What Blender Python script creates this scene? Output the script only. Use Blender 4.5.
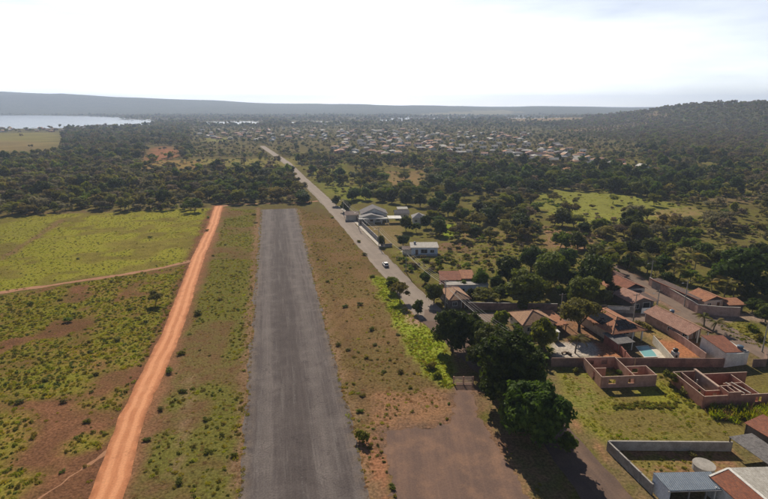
import bpy, bmesh, math, random
import numpy as np
from mathutils import Vector, Matrix, noise as mnoise
R = math.radians
random.seed(7); rng = np.random.default_rng(11)
sc = bpy.context.scene
col = sc.collection
for o in list(bpy.data.objects): bpy.data.objects.remove(o)

# ------------------------------------------------------------------ camera
F = 519.0; CAMH = 55.0; YH = 106.0
P = math.atan((249.5 - YH) / F)
cam = bpy.data.cameras.new('camera'); camo = bpy.data.objects.new('camera', cam); col.objects.link(camo)
camo.location = (0, 0, CAMH); camo.rotation_euler = (math.pi / 2 - P, 0, 0)
cam.sensor_width = 36.0; cam.lens = F / 768 * 36.0
cam.clip_start = 0.5; cam.clip_end = 60000
sc.camera = camo

# ------------------------------------------------------------------ sky, sun, exposure
SUN_AZ, SUN_EL = -9.0, 36.0          # degrees, azimuth from +Y towards +X
w = bpy.data.worlds.new('World'); sc.world = w; w.use_nodes = True
nt = w.node_tree; nt.nodes.clear()
out = nt.nodes.new('ShaderNodeOutputWorld'); bg = nt.nodes.new('ShaderNodeBackground')
sky = nt.nodes.new('ShaderNodeTexSky'); sky.sky_type = 'NISHITA'; sky.sun_disc = False
sky.sun_elevation = R(SUN_EL); sky.sun_rotation = R(SUN_AZ)
sky.altitude = 600; sky.air_density = 0.7; sky.dust_density = 0.3; sky.ozone_density = 1.0
bg.inputs['Strength'].default_value = 0.05
# bright hazy veil low over the land, whitest on the sun's side, with thin streaky cloud
tc = nt.nodes.new('ShaderNodeTexCoord'); sx = nt.nodes.new('ShaderNodeSeparateXYZ'); nt.links.new(tc.outputs['Generated'], sx.inputs[0])
def wm(op, a, b=None):
    n = nt.nodes.new('ShaderNodeMath'); n.operation = op
    for i, v in ((0, a), (1, b)):
        if v is None: continue
        if hasattr(v, 'is_linked'): nt.links.new(v, n.inputs[i])
        else: n.inputs[i].default_value = v
    return n.outputs[0]
el = wm('MAXIMUM', sx.outputs[2], 0.0)
low = wm('EXPONENT', wm('MULTIPLY', wm('POWER', wm('DIVIDE', el, .25), 2.0), -1.0))
az = wm('ADD', wm('MULTIPLY', sx.outputs[0], math.sin(R(SUN_AZ))), wm('MULTIPLY', sx.outputs[1], math.cos(R(SUN_AZ))))
azf = wm('ADD', .25, wm('MULTIPLY', .75, wm('POWER', wm('MAXIMUM', wm('ADD', wm('MULTIPLY', az, .5), .5), 0.0), 5.0)))
mp = nt.nodes.new('ShaderNodeMapping'); mp.inputs['Scale'].default_value = (3.0, 3.0, 16.0); nt.links.new(tc.outputs['Generated'], mp.inputs[0])
cn = nt.nodes.new('ShaderNodeTexNoise'); cn.inputs['Scale'].default_value = 1.6; cn.inputs['Detail'].default_value = 5; nt.links.new(mp.outputs[0], cn.inputs['Vector'])
veil = wm('MULTIPLY', wm('MULTIPLY', low, azf), wm('ADD', .50, wm('MULTIPLY', cn.outputs['Fac'], 1.0)))
vc = nt.nodes.new('ShaderNodeMix'); vc.data_type = 'RGBA'; vc.blend_type = 'ADD'; vc.inputs[0].default_value = 1
vm = nt.nodes.new('ShaderNodeVectorMath'); vm.operation = 'SCALE'; vm.inputs[0].default_value = (26.5, 25.8, 25.6); nt.links.new(veil, vm.inputs['Scale'])
nt.links.new(sky.outputs['Color'], vc.inputs[6]); nt.links.new(vm.outputs[0], vc.inputs[7])
nt.links.new(vc.outputs[2], bg.inputs['Color']); nt.links.new(bg.outputs[0], out.inputs[0])
S = Vector((math.sin(R(SUN_AZ)) * math.cos(R(SUN_EL)), math.cos(R(SUN_AZ)) * math.cos(R(SUN_EL)), math.sin(R(SUN_EL))))
sun = bpy.data.lights.new('sun', 'SUN'); sun.energy = 5.0; sun.angle = R(0.53); sun.color = (1.0, 0.90, 0.74)
suno = bpy.data.objects.new('sun', sun); col.objects.link(suno); suno.location = S * 300
suno.rotation_euler = S.to_track_quat('Z', 'Y').to_euler()
sc.view_settings.view_transform = 'Standard'; sc.view_settings.look = 'None'
sc.view_settings.exposure = 0.14; sc.view_settings.gamma = 1.0
sc.cycles.use_denoising = True
sc.cycles.max_bounces = 5; sc.cycles.diffuse_bounces = 3; sc.cycles.volume_bounces = 1
sc.cycles.transparent_max_bounces = 4; sc.cycles.transmission_bounces = 2; sc.cycles.glossy_bounces = 2

# ------------------------------------------------------------------ map helpers (pixel of the photo -> point of the ground)
CP, SP = math.cos(P), math.sin(P)
def G(px, py, z=0.0):
    u = (px - 384) / F; v = (249.5 - py) / F
    t = (z - CAMH) / (-SP + v * CP)
    return Vector((u * t, (CP + v * SP) * t, z))
def GP(pts): return [G(*p) for p in pts]
def flatpx(x, y):
    """photo position of flat-ground points (numpy)"""
    zc = y * CP + CAMH * SP
    return 384 + F * x / zc, 249.5 - F * (y * SP - CAMH * CP) / zc
def inpoly(x, y, poly):
    x = np.asarray(x); y = np.asarray(y); r = np.zeros(x.shape, bool); n = len(poly)
    for i in range(n):
        x0, y0 = poly[i][:2]; x1, y1 = poly[(i + 1) % n][:2]
        if y0 == y1: continue
        c = ((y0 > y) != (y1 > y)) & (x < (x1 - x0) * (y - y0) / (y1 - y0) + x0); r ^= c
    return r
def segdist(x, y, poly, closed=True):
    d = np.full(np.shape(x), 1e9); n = len(poly)
    for i in range(n if closed else n - 1):
        x0, y0 = poly[i][:2]; x1, y1 = poly[(i + 1) % n][:2]
        dx, dy = x1 - x0, y1 - y0; L = dx * dx + dy * dy + 1e-9
        t = np.clip(((x - x0) * dx + (y - y0) * dy) / L, 0, 1)
        d = np.minimum(d, np.hypot(x - x0 - t * dx, y - y0 - t * dy))
    return d
def vnoise(x, y, s, seed=0):
    """value noise in metres, 0..1"""
    x = np.asarray(x, float) / s + seed * 17.3; y = np.asarray(y, float) / s + seed * 9.1
    xi = np.floor(x); yi = np.floor(y); fx = x - xi; fy = y - yi
    fx = fx * fx * (3 - 2 * fx); fy = fy * fy * (3 - 2 * fy)
    def h(a, b):
        q = np.sin(a * 127.1 + b * 311.7 + seed * 74.7) * 43758.5453; return q - np.floor(q)
    return (h(xi, yi) * (1 - fx) + h(xi + 1, yi) * fx) * (1 - fy) + (h(xi, yi + 1) * (1 - fx) + h(xi + 1, yi + 1) * fx) * fy
def sstep(a, b, x):
    t = np.clip((x - a) / (b - a), 0, 1); return t * t * (3 - 2 * t)

LAKES = [[tuple(G(*p))[:2] for p in q] for q in (
    [(-420, 115.6), (40, 115.4), (100, 116.6), (128, 118.2), (112, 119.2), (148, 119.9), (136, 120.8), (158, 121.6), (150, 124.5), (120, 126.8), (60, 128.2), (0, 128.6), (-420, 129.5)],
    [(196, 121.9), (230, 121.4), (266, 121.8), (262, 124.2), (228, 123.6), (200, 124.4)], [(288, 121.9), (318, 121.6), (346, 122.1), (340, 124.2), (312, 124), (292, 124.6)])]
PROF = ([-60, 0, 40, 100, 150, 200, 300, 400, 500, 600, 700, 900], [91.5, 93.8, 95.6, 98.2, 99.8, 101.4, 103.4, 105.2, 106.7, 107.3, 107.7, 107.7])
def terrain(x, y):
    x = np.asarray(x, float); y = np.asarray(y, float)
    px = 384 + F * x / np.maximum(y * CP + CAMH * SP, 30)
    z = np.zeros(x.shape)
    # far ridge beyond the lake
    yp = np.interp(px, *PROF) + (vnoise(px, px * 0, 46, 71) - .5) * 1.5 + (vnoise(px, px * 0, 17, 72) - .5) * .7
    d = 5200.0
    top = CAMH + (YH - yp) / F * d * 1.04
    n = (vnoise(x, y, 700, 3) - .5) * .55 + (vnoise(x, y, 260, 4) - .5) * .3
    ridge = sstep(3300, 5200, y) * top * (1 + n * sstep(3300, 4200, y) * (1 - sstep(4300, 5200, y)))
    z = np.maximum(z, np.where(y > 3200, ridge, 0))
    # wooded hill on the right
    n2 = (vnoise(x, y, 160, 5) - .5) * 10 + (vnoise(x, y, 60, 6) - .5) * 3
    gx = np.where(x < 915, 98.0, 600.0)
    hill = 59 * np.exp(-((x - 915) / gx) ** 2 / 2 - ((y - 1350) / 430) ** 2 / 2)
    hill2 = 5 * np.exp(-((x - 620) / 260) ** 2 / 2 - ((y - 1900) / 420) ** 2 / 2)
    hm = hill + hill2
    z = z + hm * 1.0 + n2 * np.clip(hm / 25, 0, 1)
    # roll of the middle distance
    z = z + (vnoise(x, y, 420, 8) - .5) * 14 * sstep(1500, 2400, y) * (1 - sstep(3000, 4200, y)) * (px > 380)
    # lake basin
    for LK in LAKES:
        dl = segdist(x, y, LK); ins = inpoly(x, y, LK); z = np.where(ins, -3 * np.clip(dl / 30, 0, 1) - .35, z)
    return z
def tz(x, y): return float(terrain(np.array([x]), np.array([y]))[0])

# ------------------------------------------------------------------ materials
MATS = {}
def newmat(name):
    m = bpy.data.materials.new(name); m.use_nodes = True; nt = m.node_tree; nt.nodes.clear()
    o = nt.nodes.new('ShaderNodeOutputMaterial'); b = nt.nodes.new('ShaderNodeBsdfPrincipled')
    nt.links.new(b.outputs[0], o.inputs[0]); MATS[name] = m
    return m, nt, b, o
def nd(nt, typ, **kw):
    n = nt.nodes.new(typ)
    for k, v in kw.items():
        if k[0] == '_': setattr(n, k[1:], v)
        else: n.inputs[k].default_value = v
    return n
def c4(c): return (c[0], c[1], c[2], 1)
def noise(nt, scale, detail=4, vec=None, rough=.55):
    n = nd(nt, 'ShaderNodeTexNoise', Scale=scale, Detail=detail, Roughness=rough)
    if vec is not None: nt.links.new(vec, n.inputs['Vector'])
    return n.outputs['Fac']
def mixc(nt, fac, a, b, mode='MIX'):
    n = nd(nt, 'ShaderNodeMix', _data_type='RGBA', _blend_type=mode)
    for i, v in ((0, fac), (6, a), (7, b)):
        if hasattr(v, 'is_linked'): nt.links.new(v, n.inputs[i])
        elif i == 0: n.inputs[0].default_value = v
        else: n.inputs[i].default_value = c4(v)
    return n.outputs[2]
def ramp(nt, fac, a, b, lo=0.0, hi=1.0):
    n = nd(nt, 'ShaderNodeMapRange', _interpolation_type='SMOOTHSTEP')
    nt.links.new(fac, n.inputs[0]); n.inputs[1].default_value = a; n.inputs[2].default_value = b
    n.inputs[3].default_value = lo; n.inputs[4].default_value = hi
    return n.outputs[0]
def math_(nt, op, a, b=None):
    n = nd(nt, 'ShaderNodeMath', _operation=op)
    for i, v in ((0, a), (1, b)):
        if v is None: continue
        if hasattr(v, 'is_linked'): nt.links.new(v, n.inputs[i])
        else: n.inputs[i].default_value = v
    return n.outputs[0]
def bump(nt, b, h, strength=.5, dist=.1):
    n = nd(nt, 'ShaderNodeBump', Strength=strength, Distance=dist); nt.links.new(h, n.inputs['Height'])
    nt.links.new(n.outputs[0], b.inputs['Normal'])
def pos(nt): return nt.nodes.new('ShaderNodeNewGeometry').outputs['Position']
def objco(nt): return nt.nodes.new('ShaderNodeTexCoord').outputs['Object']

def plain(name, c1, c2=None, scale=1.0, rough=.8, bstr=.3, fine=6.0, metal=0.0, spec=.3):
    """weathered two-tone surface: broad stains, fine grain"""
    m, nt, b, o = newmat(name); p = pos(nt)
    c2 = c2 or tuple(v * .6 for v in c1)
    f = ramp(nt, noise(nt, scale, 6, p), .35, .7)
    cc = mixc(nt, f, c1, c2)
    g = ramp(nt, noise(nt, fine, 3, p), .2, .8, .8, 1.15)
    mul = nd(nt, 'ShaderNodeMix', _data_type='RGBA', _blend_type='MULTIPLY'); mul.inputs[0].default_value = 1
    cb = nd(nt, 'ShaderNodeCombineColor'); [nt.links.new(g, cb.inputs[i]) for i in range(3)]
    nt.links.new(cc, mul.inputs[6]); nt.links.new(cb.outputs[0], mul.inputs[7])
    nt.links.new(mul.outputs[2], b.inputs['Base Color'])
    b.inputs['Roughness'].default_value = rough; b.inputs['Metallic'].default_value = metal
    b.inputs['Specular IOR Level'].default_value = spec
    if bstr: bump(nt, b, noise(nt, fine * 2, 3, p), bstr, .03)
    return m
def tilemat(name, c1, c2, c3, period=.24, axis=0, rough=.85):
    """clay tile or corrugated sheet: ridges across the slope, courses along it, patchy ageing"""
    m, nt, b, o = newmat(name); p = objco(nt)
    sp = nd(nt, 'ShaderNodeSeparateXYZ'); nt.links.new(p, sp.inputs[0])
    u = sp.outputs[axis]; v = sp.outputs[1 - axis]
    wv = math_(nt, 'SINE', math_(nt, 'MULTIPLY', u, 2 * math.pi / period))
    crs = math_(nt, 'FRACT', math_(nt, 'MULTIPLY', v, 1 / .42))
    f = ramp(nt, noise(nt, .9, 6, p, .65), .38, .62); f2 = ramp(nt, noise(nt, 3.2, 5, p, .7), .44, .62, 0, .85)
    mps = nd(nt, 'ShaderNodeMapping'); mps.inputs['Scale'].default_value = (2.6, .5, 1) if axis == 0 else (.5, 2.6, 1); nt.links.new(p, mps.inputs[0])
    f3 = ramp(nt, noise(nt, 1.2, 5, mps.outputs[0], .7), .50, .66, 0, .4)
    cc = mixc(nt, f3, mixc(nt, f2, mixc(nt, f, c1, c2), c3), tuple(v * .6 for v in c3))
    nt.links.new(cc, b.inputs['Base Color']); b.inputs['Roughness'].default_value = rough
    b.inputs['Specular IOR Level'].default_value = .25
    h = math_(nt, 'ADD', math_(nt, 'MULTIPLY', wv, .5), math_(nt, 'MULTIPLY', crs, .35))
    bump(nt, b, h, .9, .09)
    return m
def leafmat(name, dark, light, trans=.3, gloss=.35):
    m, nt, b, o = newmat(name)
    at = nd(nt, 'ShaderNodeAttribute', _attribute_name='lr'); oi = nt.nodes.new('ShaderNodeObjectInfo')
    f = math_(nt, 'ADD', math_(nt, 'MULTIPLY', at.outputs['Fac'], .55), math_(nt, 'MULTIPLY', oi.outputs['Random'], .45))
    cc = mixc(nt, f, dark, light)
    hs = nd(nt, 'ShaderNodeHueSaturation'); nt.links.new(cc, hs.inputs['Color'])
    fr = math_(nt, 'FRACT', math_(nt, 'MULTIPLY', oi.outputs['Random'], 7.31))
    nt.links.new(ramp(nt, fr, 0, 1, .47, .525), hs.inputs['Hue'])
    fr2 = math_(nt, 'FRACT', math_(nt, 'MULTIPLY', oi.outputs['Random'], 23.7))
    nt.links.new(ramp(nt, fr2, 0, 1, .7, 1.25), hs.inputs['Value'])
    nt.links.new(hs.outputs[0], b.inputs['Base Color'])
    b.inputs['Roughness'].default_value = .55; b.inputs['Specular IOR Level'].default_value = gloss
    t = nt.nodes.new('ShaderNodeBsdfTranslucent'); mx = nt.nodes.new('ShaderNodeMixShader'); mx.inputs[0].default_value = trans
    hs2 = nd(nt, 'ShaderNodeHueSaturation', Value=1.3, Saturation=1.15); nt.links.new(hs.outputs[0], hs2.inputs['Color'])
    nt.links.new(hs2.outputs[0], t.inputs['Color'])
    nt.links.new(b.outputs[0], mx.inputs[1]); nt.links.new(t.outputs[0], mx.inputs[2]); nt.links.new(mx.outputs[0], o.inputs[0])
    return m
leafmat('mango_leaf', (.016, .031, .008), (.120, .152, .026), .32, .04)
leafmat('olive_leaf', (.092, .088, .024), (.250, .222, .062), .40, .03)
leafmat('grey_leaf', (.110, .094, .052), (.245, .208, .115), .38, .03)
leafmat('green_leaf', (.064, .092, .016), (.215, .240, .042), .42, .03)
leafmat('bright_leaf', (.09, .14, .02), (.21, .27, .04), .45, .03)
leafmat('palm_leaf', (.07, .082, .022), (.24, .21, .06), .45, .03)
leafmat('grass_green', (.15, .155, .024), (.31, .285, .05), .5, .03)
leafmat('grass_dry', (.19, .13, .06), (.33, .235, .105), .45, .03)
leafmat('grass_vivid', (.17, .20, .024), (.30, .32, .045), .5, .03)
plain('bark', (.11, .085, .06), (.06, .045, .035), 3, .9, .6)
plain('palm_bark', (.2, .17, .13), (.12, .1, .08), 3, .9, .5)
plain('brick', (.44, .205, .145), (.32, .14, .10), 1.2, .9, .6, 9)
plain('brick_pale', (.52, .30, .235), (.38, .205, .155), 1.0, .9, .6, 9)
plain('brick_pink', (.48, .32, .27), (.34, .215, .175), 1.0, .9, .5, 9)
plain('mortar', (.50, .36, .29), (.38, .27, .21), 1.5, .9, .4, 7)
plain('white_wall', (.72, .70, .66), (.58, .55, .51), .8, .85, .2, 5)
plain('cream_wall', (.62, .56, .47), (.5, .44, .36), .8, .85, .2, 5)
plain('blue_wall', (.66, .73, .82), (.52, .58, .66), .8, .85, .2, 5)
plain('grey_wall', (.34, .32, .31), (.22, .20, .19), .7, .9, .3, 5)
plain('dark_wall', (.15, .125, .115), (.1, .085, .08), .7, .9, .3, 5)
plain('brown_wall', (.30, .195, .16), (.18, .12, .10), .6, .9, .4, 5)
plain('red_wall', (.36, .15, .115), (.24, .10, .08), .8, .9, .3, 5)
plain('concrete', (.40, .37, .34), (.29, .265, .24), .6, .9, .3, 5)
plain('pale_concrete', (.55, .50, .44), (.42, .37, .32), .6, .9, .3, 5)
plain('wood_dark', (.10, .07, .05), (.06, .045, .035), 2, .8, .3)
plain('steel', (.45, .45, .46), (.33, .33, .34), 2, .45, .1, 8, .6)
plain('pole_concrete', (.36, .34, .31), (.26, .24, .22), 1.5, .85, .2)
plain('black_plastic', (.02, .02, .022), (.012, .012, .014), 2, .45, .1)
plain('tank_blue', (.10, .15, .22), (.07, .11, .17), 2, .45, .1)
plain('solar', (.010, .012, .018), (.016, .018, .026), .8, .85, 0, 3, 0, .02)
plain('window_glass', (.025, .03, .035), (.015, .018, .022), 1, .15, 0, 3, 0, .5)
plain('opening', (.03, .026, .024), (.02, .018, .017), 1, .9, 0)  # near-black plate colour: dark of an open doorway painted on, no real hole
plain('frame_white', (.7, .7, .68), (.6, .6, .58), 2, .6, 0)
plain('door_wood', (.16, .09, .05), (.11, .06, .035), 2, .6, .2)
plain('car_white', (.72, .72, .73), (.66, .66, .67), 1, .3, 0, 3, 0, .5)
plain('car_blue', (.05, .06, .085), (.04, .05, .07), 1, .3, 0, 3, 0, .5)
plain('tyre', (.015, .015, .015), (.02, .02, .02), 3, .9, 0)
plain('tail_lamp', (.35, .02, .02), (.3, .02, .02), 3, .3, 0)
plain('cable', (.50, .47, .43), (.42, .40, .37), 3, .7, 0)
tilemat('tile_red', (.40, .150, .085), (.30, .11, .065), (.22, .10, .07))
tilemat('tile_tan', (.56, .33, .20), (.46, .26, .155), (.33, .20, .13))
tilemat('tile_pink', (.52, .30, .225), (.42, .22, .16), (.30, .17, .13))
tilemat('tile_orange', (.55, .25, .125), (.43, .18, .095), (.31, .145, .095))
tilemat('tile_dark', (.16, .10, .085), (.11, .075, .065), (.20, .14, .12))
tilemat('sheet_grey', (.20, .185, .18), (.13, .12, .12), (.26, .24, .23), .3)
tilemat('sheet_white', (.60, .57, .52), (.48, .45, .40), (.40, .36, .31), .3)
tilemat('sheet_blue', (.20, .25, .32), (.16, .20, .26), (.25, .29, .34), .3, 0, .5)
tilemat('roof_grey', (.17, .155, .165), (.12, .11, .12), (.23, .21, .21))
tilemat('roof_pale', (.38, .36, .36), (.30, .28, .28), (.24, .23, .23))

def asphalt(name, c1, c2, c3, line=False, wid=9.0, ruts=False, blot=.55):
    m, nt, b, o = newmat(name); p = objco(nt)
    mp = nd(nt, 'ShaderNodeMapping'); mp.inputs['Scale'].default_value = (1.0, .035, 1); nt.links.new(p, mp.inputs[0])
    mp2 = nd(nt, 'ShaderNodeMapping'); mp2.inputs['Scale'].default_value = (.28, .012, 1); nt.links.new(p, mp2.inputs[0])
    f1 = ramp(nt, noise(nt, 1.6, 6, mp.outputs[0], .65), .32, .68)
    f2 = ramp(nt, noise(nt, 1.3, 4, mp2.outputs[0]), .40, .58)
    f3 = ramp(nt, noise(nt, .22, 7, p, .65), .42, .72)
    f4 = ramp(nt, noise(nt, 3.5, 5, p), .25, .75, *((.76, 1.2) if line else (.88, 1.1)))
    cc = mixc(nt, math_(nt, 'MULTIPLY', f1, .9 if line else .6), c1, c2); cc = mixc(nt, math_(nt, 'MULTIPLY', f2, .7), cc, c2)
    cc = mixc(nt, math_(nt, 'MULTIPLY', f3, blot), cc, c3)
    if ruts:      # pale wheel tracks, darker loose soil on the crown and the margins
        ac = nd(nt, 'ShaderNodeAttribute', _attribute_name='across').outputs['Fac']
        au = math_(nt, 'ABSOLUTE', math_(nt, 'ADD', ac, math_(nt, 'MULTIPLY', math_(nt, 'SUBTRACT', noise(nt, .09, 3, p), .5), .5)))
        tr_ = math_(nt, 'MULTIPLY', ramp(nt, au, .12, .30), ramp(nt, au, .48, .66, 1.0, 0.0)); cc = mixc(nt, math_(nt, 'MULTIPLY', tr_, .55), cc, tuple(v * 1.22 for v in c3))
        mg = math_(nt, 'MULTIPLY', ramp(nt, math_(nt, 'ABSOLUTE', ac), .62, 1.0), ramp(nt, noise(nt, .45, 5, p, .65), .36, .6)); cc = mixc(nt, math_(nt, 'MULTIPLY', mg, .75), cc, tuple(v * .58 for v in c2))
        gl = ramp(nt, noise(nt, .30, 6, p, .7), .55, .68, 0, .35); cc = mixc(nt, gl, cc, tuple(v * .7 for v in c2))
    if line:      # worn remains of the white centre line
        sp = nd(nt, 'ShaderNodeSeparateXYZ'); nt.links.new(p, sp.inputs[0])
        ab = math_(nt, 'ABSOLUTE', math_(nt, 'ADD', sp.outputs[0], .15))
        on = math_(nt, 'LESS_THAN', ab, .16)
        wn = ramp(nt, noise(nt, 1.1, 6, p, .7), .47, .62)
        da = math_(nt, 'LESS_THAN', math_(nt, 'FRACT', math_(nt, 'MULTIPLY', sp.outputs[1], 1 / 34.)), .5)
        cc = mixc(nt, math_(nt, 'MULTIPLY', math_(nt, 'MULTIPLY', on, wn), math_(nt, 'MULTIPLY', da, .22)), cc, (.5, .48, .46))
        ax_ = math_(nt, 'ABSOLUTE', math_(nt, 'ADD', sp.outputs[0], math_(nt, 'MULTIPLY', noise(nt, .12, 3, p), 1.4)))
        mid = ramp(nt, ax_, 1.6, 3.6, .55, 0.0); cc = mixc(nt, mid, cc, (.078, .064, .062))
        lane = math_(nt, 'MULTIPLY', ramp(nt, ax_, 3.4, 4.6), ramp(nt, ax_, 5.0, 6.6, 1.0, 0.0)); cc = mixc(nt, math_(nt, 'MULTIPLY', lane, .4), cc, (.20, .172, .160))
        # dust blown over the edges
        e = ramp(nt, math_(nt, 'ABSOLUTE', sp.outputs[0]), wid - 2.2, wid - .2)
        en = ramp(nt, noise(nt, .5, 5, p), .35, .65)
        cc = mixc(nt, math_(nt, 'MULTIPLY', math_(nt, 'MULTIPLY', e, en), .5), cc, (.23, .175, .13))
    if line:
        vo = nd(nt, 'ShaderNodeTexVoronoi', _feature='DISTANCE_TO_EDGE', Scale=.22); wob = nd(nt, 'ShaderNodeVectorMath', _operation='ADD'); nz = nd(nt, 'ShaderNodeTexNoise', Scale=.6, Detail=4)
        nt.links.new(p, nz.inputs['Vector']); nt.links.new(p, wob.inputs[0]); sc_ = nd(nt, 'ShaderNodeVectorMath', _operation='SCALE'); sc_.inputs['Scale'].default_value = 2.2; nt.links.new(nz.outputs['Color'], sc_.inputs[0]); nt.links.new(sc_.outputs[0], wob.inputs[1])
        nt.links.new(wob.outputs[0], vo.inputs['Vector'])
        ck = math_(nt, 'MULTIPLY', ramp(nt, vo.outputs['Distance'], .0, .022, 1.0, 0.0), ramp(nt, noise(nt, .15, 4, p), .45, .6, 0, .55)); cc = mixc(nt, ck, cc, (.05, .042, .042))
        pt = ramp(nt, noise(nt, 2.2, 6, mp2.outputs[0], .75), .52, .64, 0, .45); cc = mixc(nt, pt, cc, (.20, .175, .165))
    mul = nd(nt, 'ShaderNodeMix', _data_type='RGBA', _blend_type='MULTIPLY'); mul.inputs[0].default_value = 1
    cb = nd(nt, 'ShaderNodeCombineColor'); [nt.links.new(f4, cb.inputs[i]) for i in range(3)]
    nt.links.new(cc, mul.inputs[6]); nt.links.new(cb.outputs[0], mul.inputs[7])
    nt.links.new(mul.outputs[2], b.inputs['Base Color']); b.inputs['Roughness'].default_value = .9
    b.inputs['Specular IOR Level'].default_value = .05
    bump(nt, b, noise(nt, 5, 5, p, .7), .25, .03)
asphalt('runway_asphalt', (.158, .133, .127), (.094, .079, .077), (.215, .184, .172), True, 9.2)
asphalt('sheen_asphalt', (.32, .265, .225), (.25, .205, .172), (.37, .30, .245))  # far road: grazing-angle sheen painted into a paler base colour
asphalt('brown_asphalt', (.165, .112, .088), (.120, .084, .070), (.235, .150, .105))
asphalt('street_asphalt', (.23, .170, .135), (.165, .124, .103), (.28, .20, .15))
asphalt('dirt', (.61, .262, .130), (.50, .200, .095), (.66, .32, .170), ruts=True)
asphalt('dirt_dark', (.40, .21, .12), (.31, .155, .09), (.46, .255, .15))
asphalt('apron_dirt', (.205, .130, .100), (.145, .098, .082), (.285, .168, .112), blot=.8)

# ground: two vertex colours blended by patchy noise
m, nt, b, o = newmat('ground'); p = pos(nt)
ca = nd(nt, 'ShaderNodeAttribute', _attribute_name='ca').outputs['Color']; cb_ = nd(nt, 'ShaderNodeAttribute', _attribute_name='cb').outputs['Color']
n1 = noise(nt, .33, 7, p, .62); n3 = noise(nt, .06, 5, p, .6); n2 = noise(nt, 2.2, 5, p, .6); nf = noise(nt, .012, 6, p, .6)
s = math_(nt, 'ADD', math_(nt, 'MULTIPLY', n1, .62), math_(nt, 'MULTIPLY', n3, .38))
cc = mixc(nt, ramp(nt, s, .44, .58), ca, cb_)
k = math_(nt, 'MULTIPLY', ramp(nt, n2, .25, .75, .55, 1.38), ramp(nt, nf, .3, .7, .85, 1.15))
mul = nd(nt, 'ShaderNodeMix', _data_type='RGBA', _blend_type='MULTIPLY'); mul.inputs[0].default_value = 1
cbn = nd(nt, 'ShaderNodeCombineColor'); [nt.links.new(k, cbn.inputs[i]) for i in range(3)]
nt.links.new(cc, mul.inputs[6]); nt.links.new(cbn.outputs[0], mul.inputs[7]); nt.links.new(mul.outputs[2], b.inputs['Base Color'])
b.inputs['Roughness'].default_value = 1.0; b.inputs['Specular IOR Level'].default_value = 0.0
bump(nt, b, math_(nt, 'ADD', n1, math_(nt, 'MULTIPLY', n2, .5)), .6, .35)
# water
m, nt, b, o = newmat('lake_water'); b.inputs['Base Color'].default_value = (.05, .07, .08, 1); b.inputs['Roughness'].default_value = .18
b.inputs['Specular IOR Level'].default_value = .8
bump(nt, b, noise(nt, .25, 4, pos(nt)), .25, .5)
m, nt, b, o = newmat('pool_water'); b.inputs['Base Color'].default_value = (.20, .44, .44, 1); b.inputs['Roughness'].default_value = .1
bump(nt, b, noise(nt, 2.5, 3, pos(nt)), .15, .05)

# ------------------------------------------------------------------ mesh helpers
def setp(o, label=None, cat=None, group=None, kind=None):
    if label: o['label'] = label
    if cat: o['category'] = cat
    if group: o['group'] = group
    if kind: o['kind'] = kind
    return o
def link(name, me, parent=None, loc=None, rz=0):
    o = bpy.data.objects.new(name, me); col.objects.link(o)
    if parent is not None: o.parent = parent
    if loc is not None: o.location = loc
    if rz: o.rotation_euler.z = rz
    return o
def thing(name, label, cat, loc, rz=0, group=None):
    return setp(link(name, None, None, loc, rz), label, cat, group)
class MB:
    def __init__(s): s.v = []; s.f = []
    def add(s, vs, fs):
        n = len(s.v); s.v += [tuple(v) for v in vs]; s.f += [tuple(i + n for i in f) for f in fs]; return s
    def box(s, x0, x1, y0, y1, z0, z1):
        return s.add([(x0, y0, z0), (x1, y0, z0), (x1, y1, z0), (x0, y1, z0), (x0, y0, z1), (x1, y0, z1), (x1, y1, z1), (x0, y1, z1)],
                     [(0, 3, 2, 1), (4, 5, 6, 7), (0, 1, 5, 4), (1, 2, 6, 5), (2, 3, 7, 6), (3, 0, 4, 7)])
    def slab(s, pts, th):
        """thick sheet below a polygon of 3-D points"""
        n = len(pts); lo = [(p[0], p[1], p[2] - th) for p in pts]
        return s.add(list(pts) + lo, [tuple(range(n)), tuple(range(2 * n - 1, n - 1, -1))] + [(i, i + n, (i + 1) % n + n, (i + 1) % n) for i in range(n)])
    def tube(s, pts, rad, sides=6, cap=True):
        n0 = len(s.v); pts = [Vector(p) for p in pts]
        for i, p in enumerate(pts):
            d = (pts[min(i + 1, len(pts) - 1)] - pts[max(i - 1, 0)]).normalized()
            a = d.orthogonal().normalized(); b = d.cross(a)
            r = rad[i] if hasattr(rad, '__len__') else rad
            for k in range(sides):
                t = 2 * math.pi * k / sides; s.v.append(tuple(p + (a * math.cos(t) + b * math.sin(t)) * r))
        for i in range(len(pts) - 1):
            for k in range(sides):
                k2 = (k + 1) % sides; s.f.append((n0 + i * sides + k, n0 + i * sides + k2, n0 + (i + 1) * sides + k2, n0 + (i + 1) * sides + k))
        if cap:
            s.f.append(tuple(n0 + k for k in range(sides))[::-1]); s.f.append(tuple(n0 + (len(pts) - 1) * sides + k for k in range(sides)))
        return s
    def mesh(s, name, mat, smooth=False):
        me = bpy.data.meshes.new(name); me.from_pydata(s.v, [], s.f); me.materials.append(MATS[mat])
        if smooth: me.shade_smooth()
        me.validate(); me.update(); return me
    def build(s, name, mat, parent=None, loc=None, rz=0, smooth=False):
        return link(name, s.mesh(name, mat, smooth), parent, loc, rz)

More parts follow.
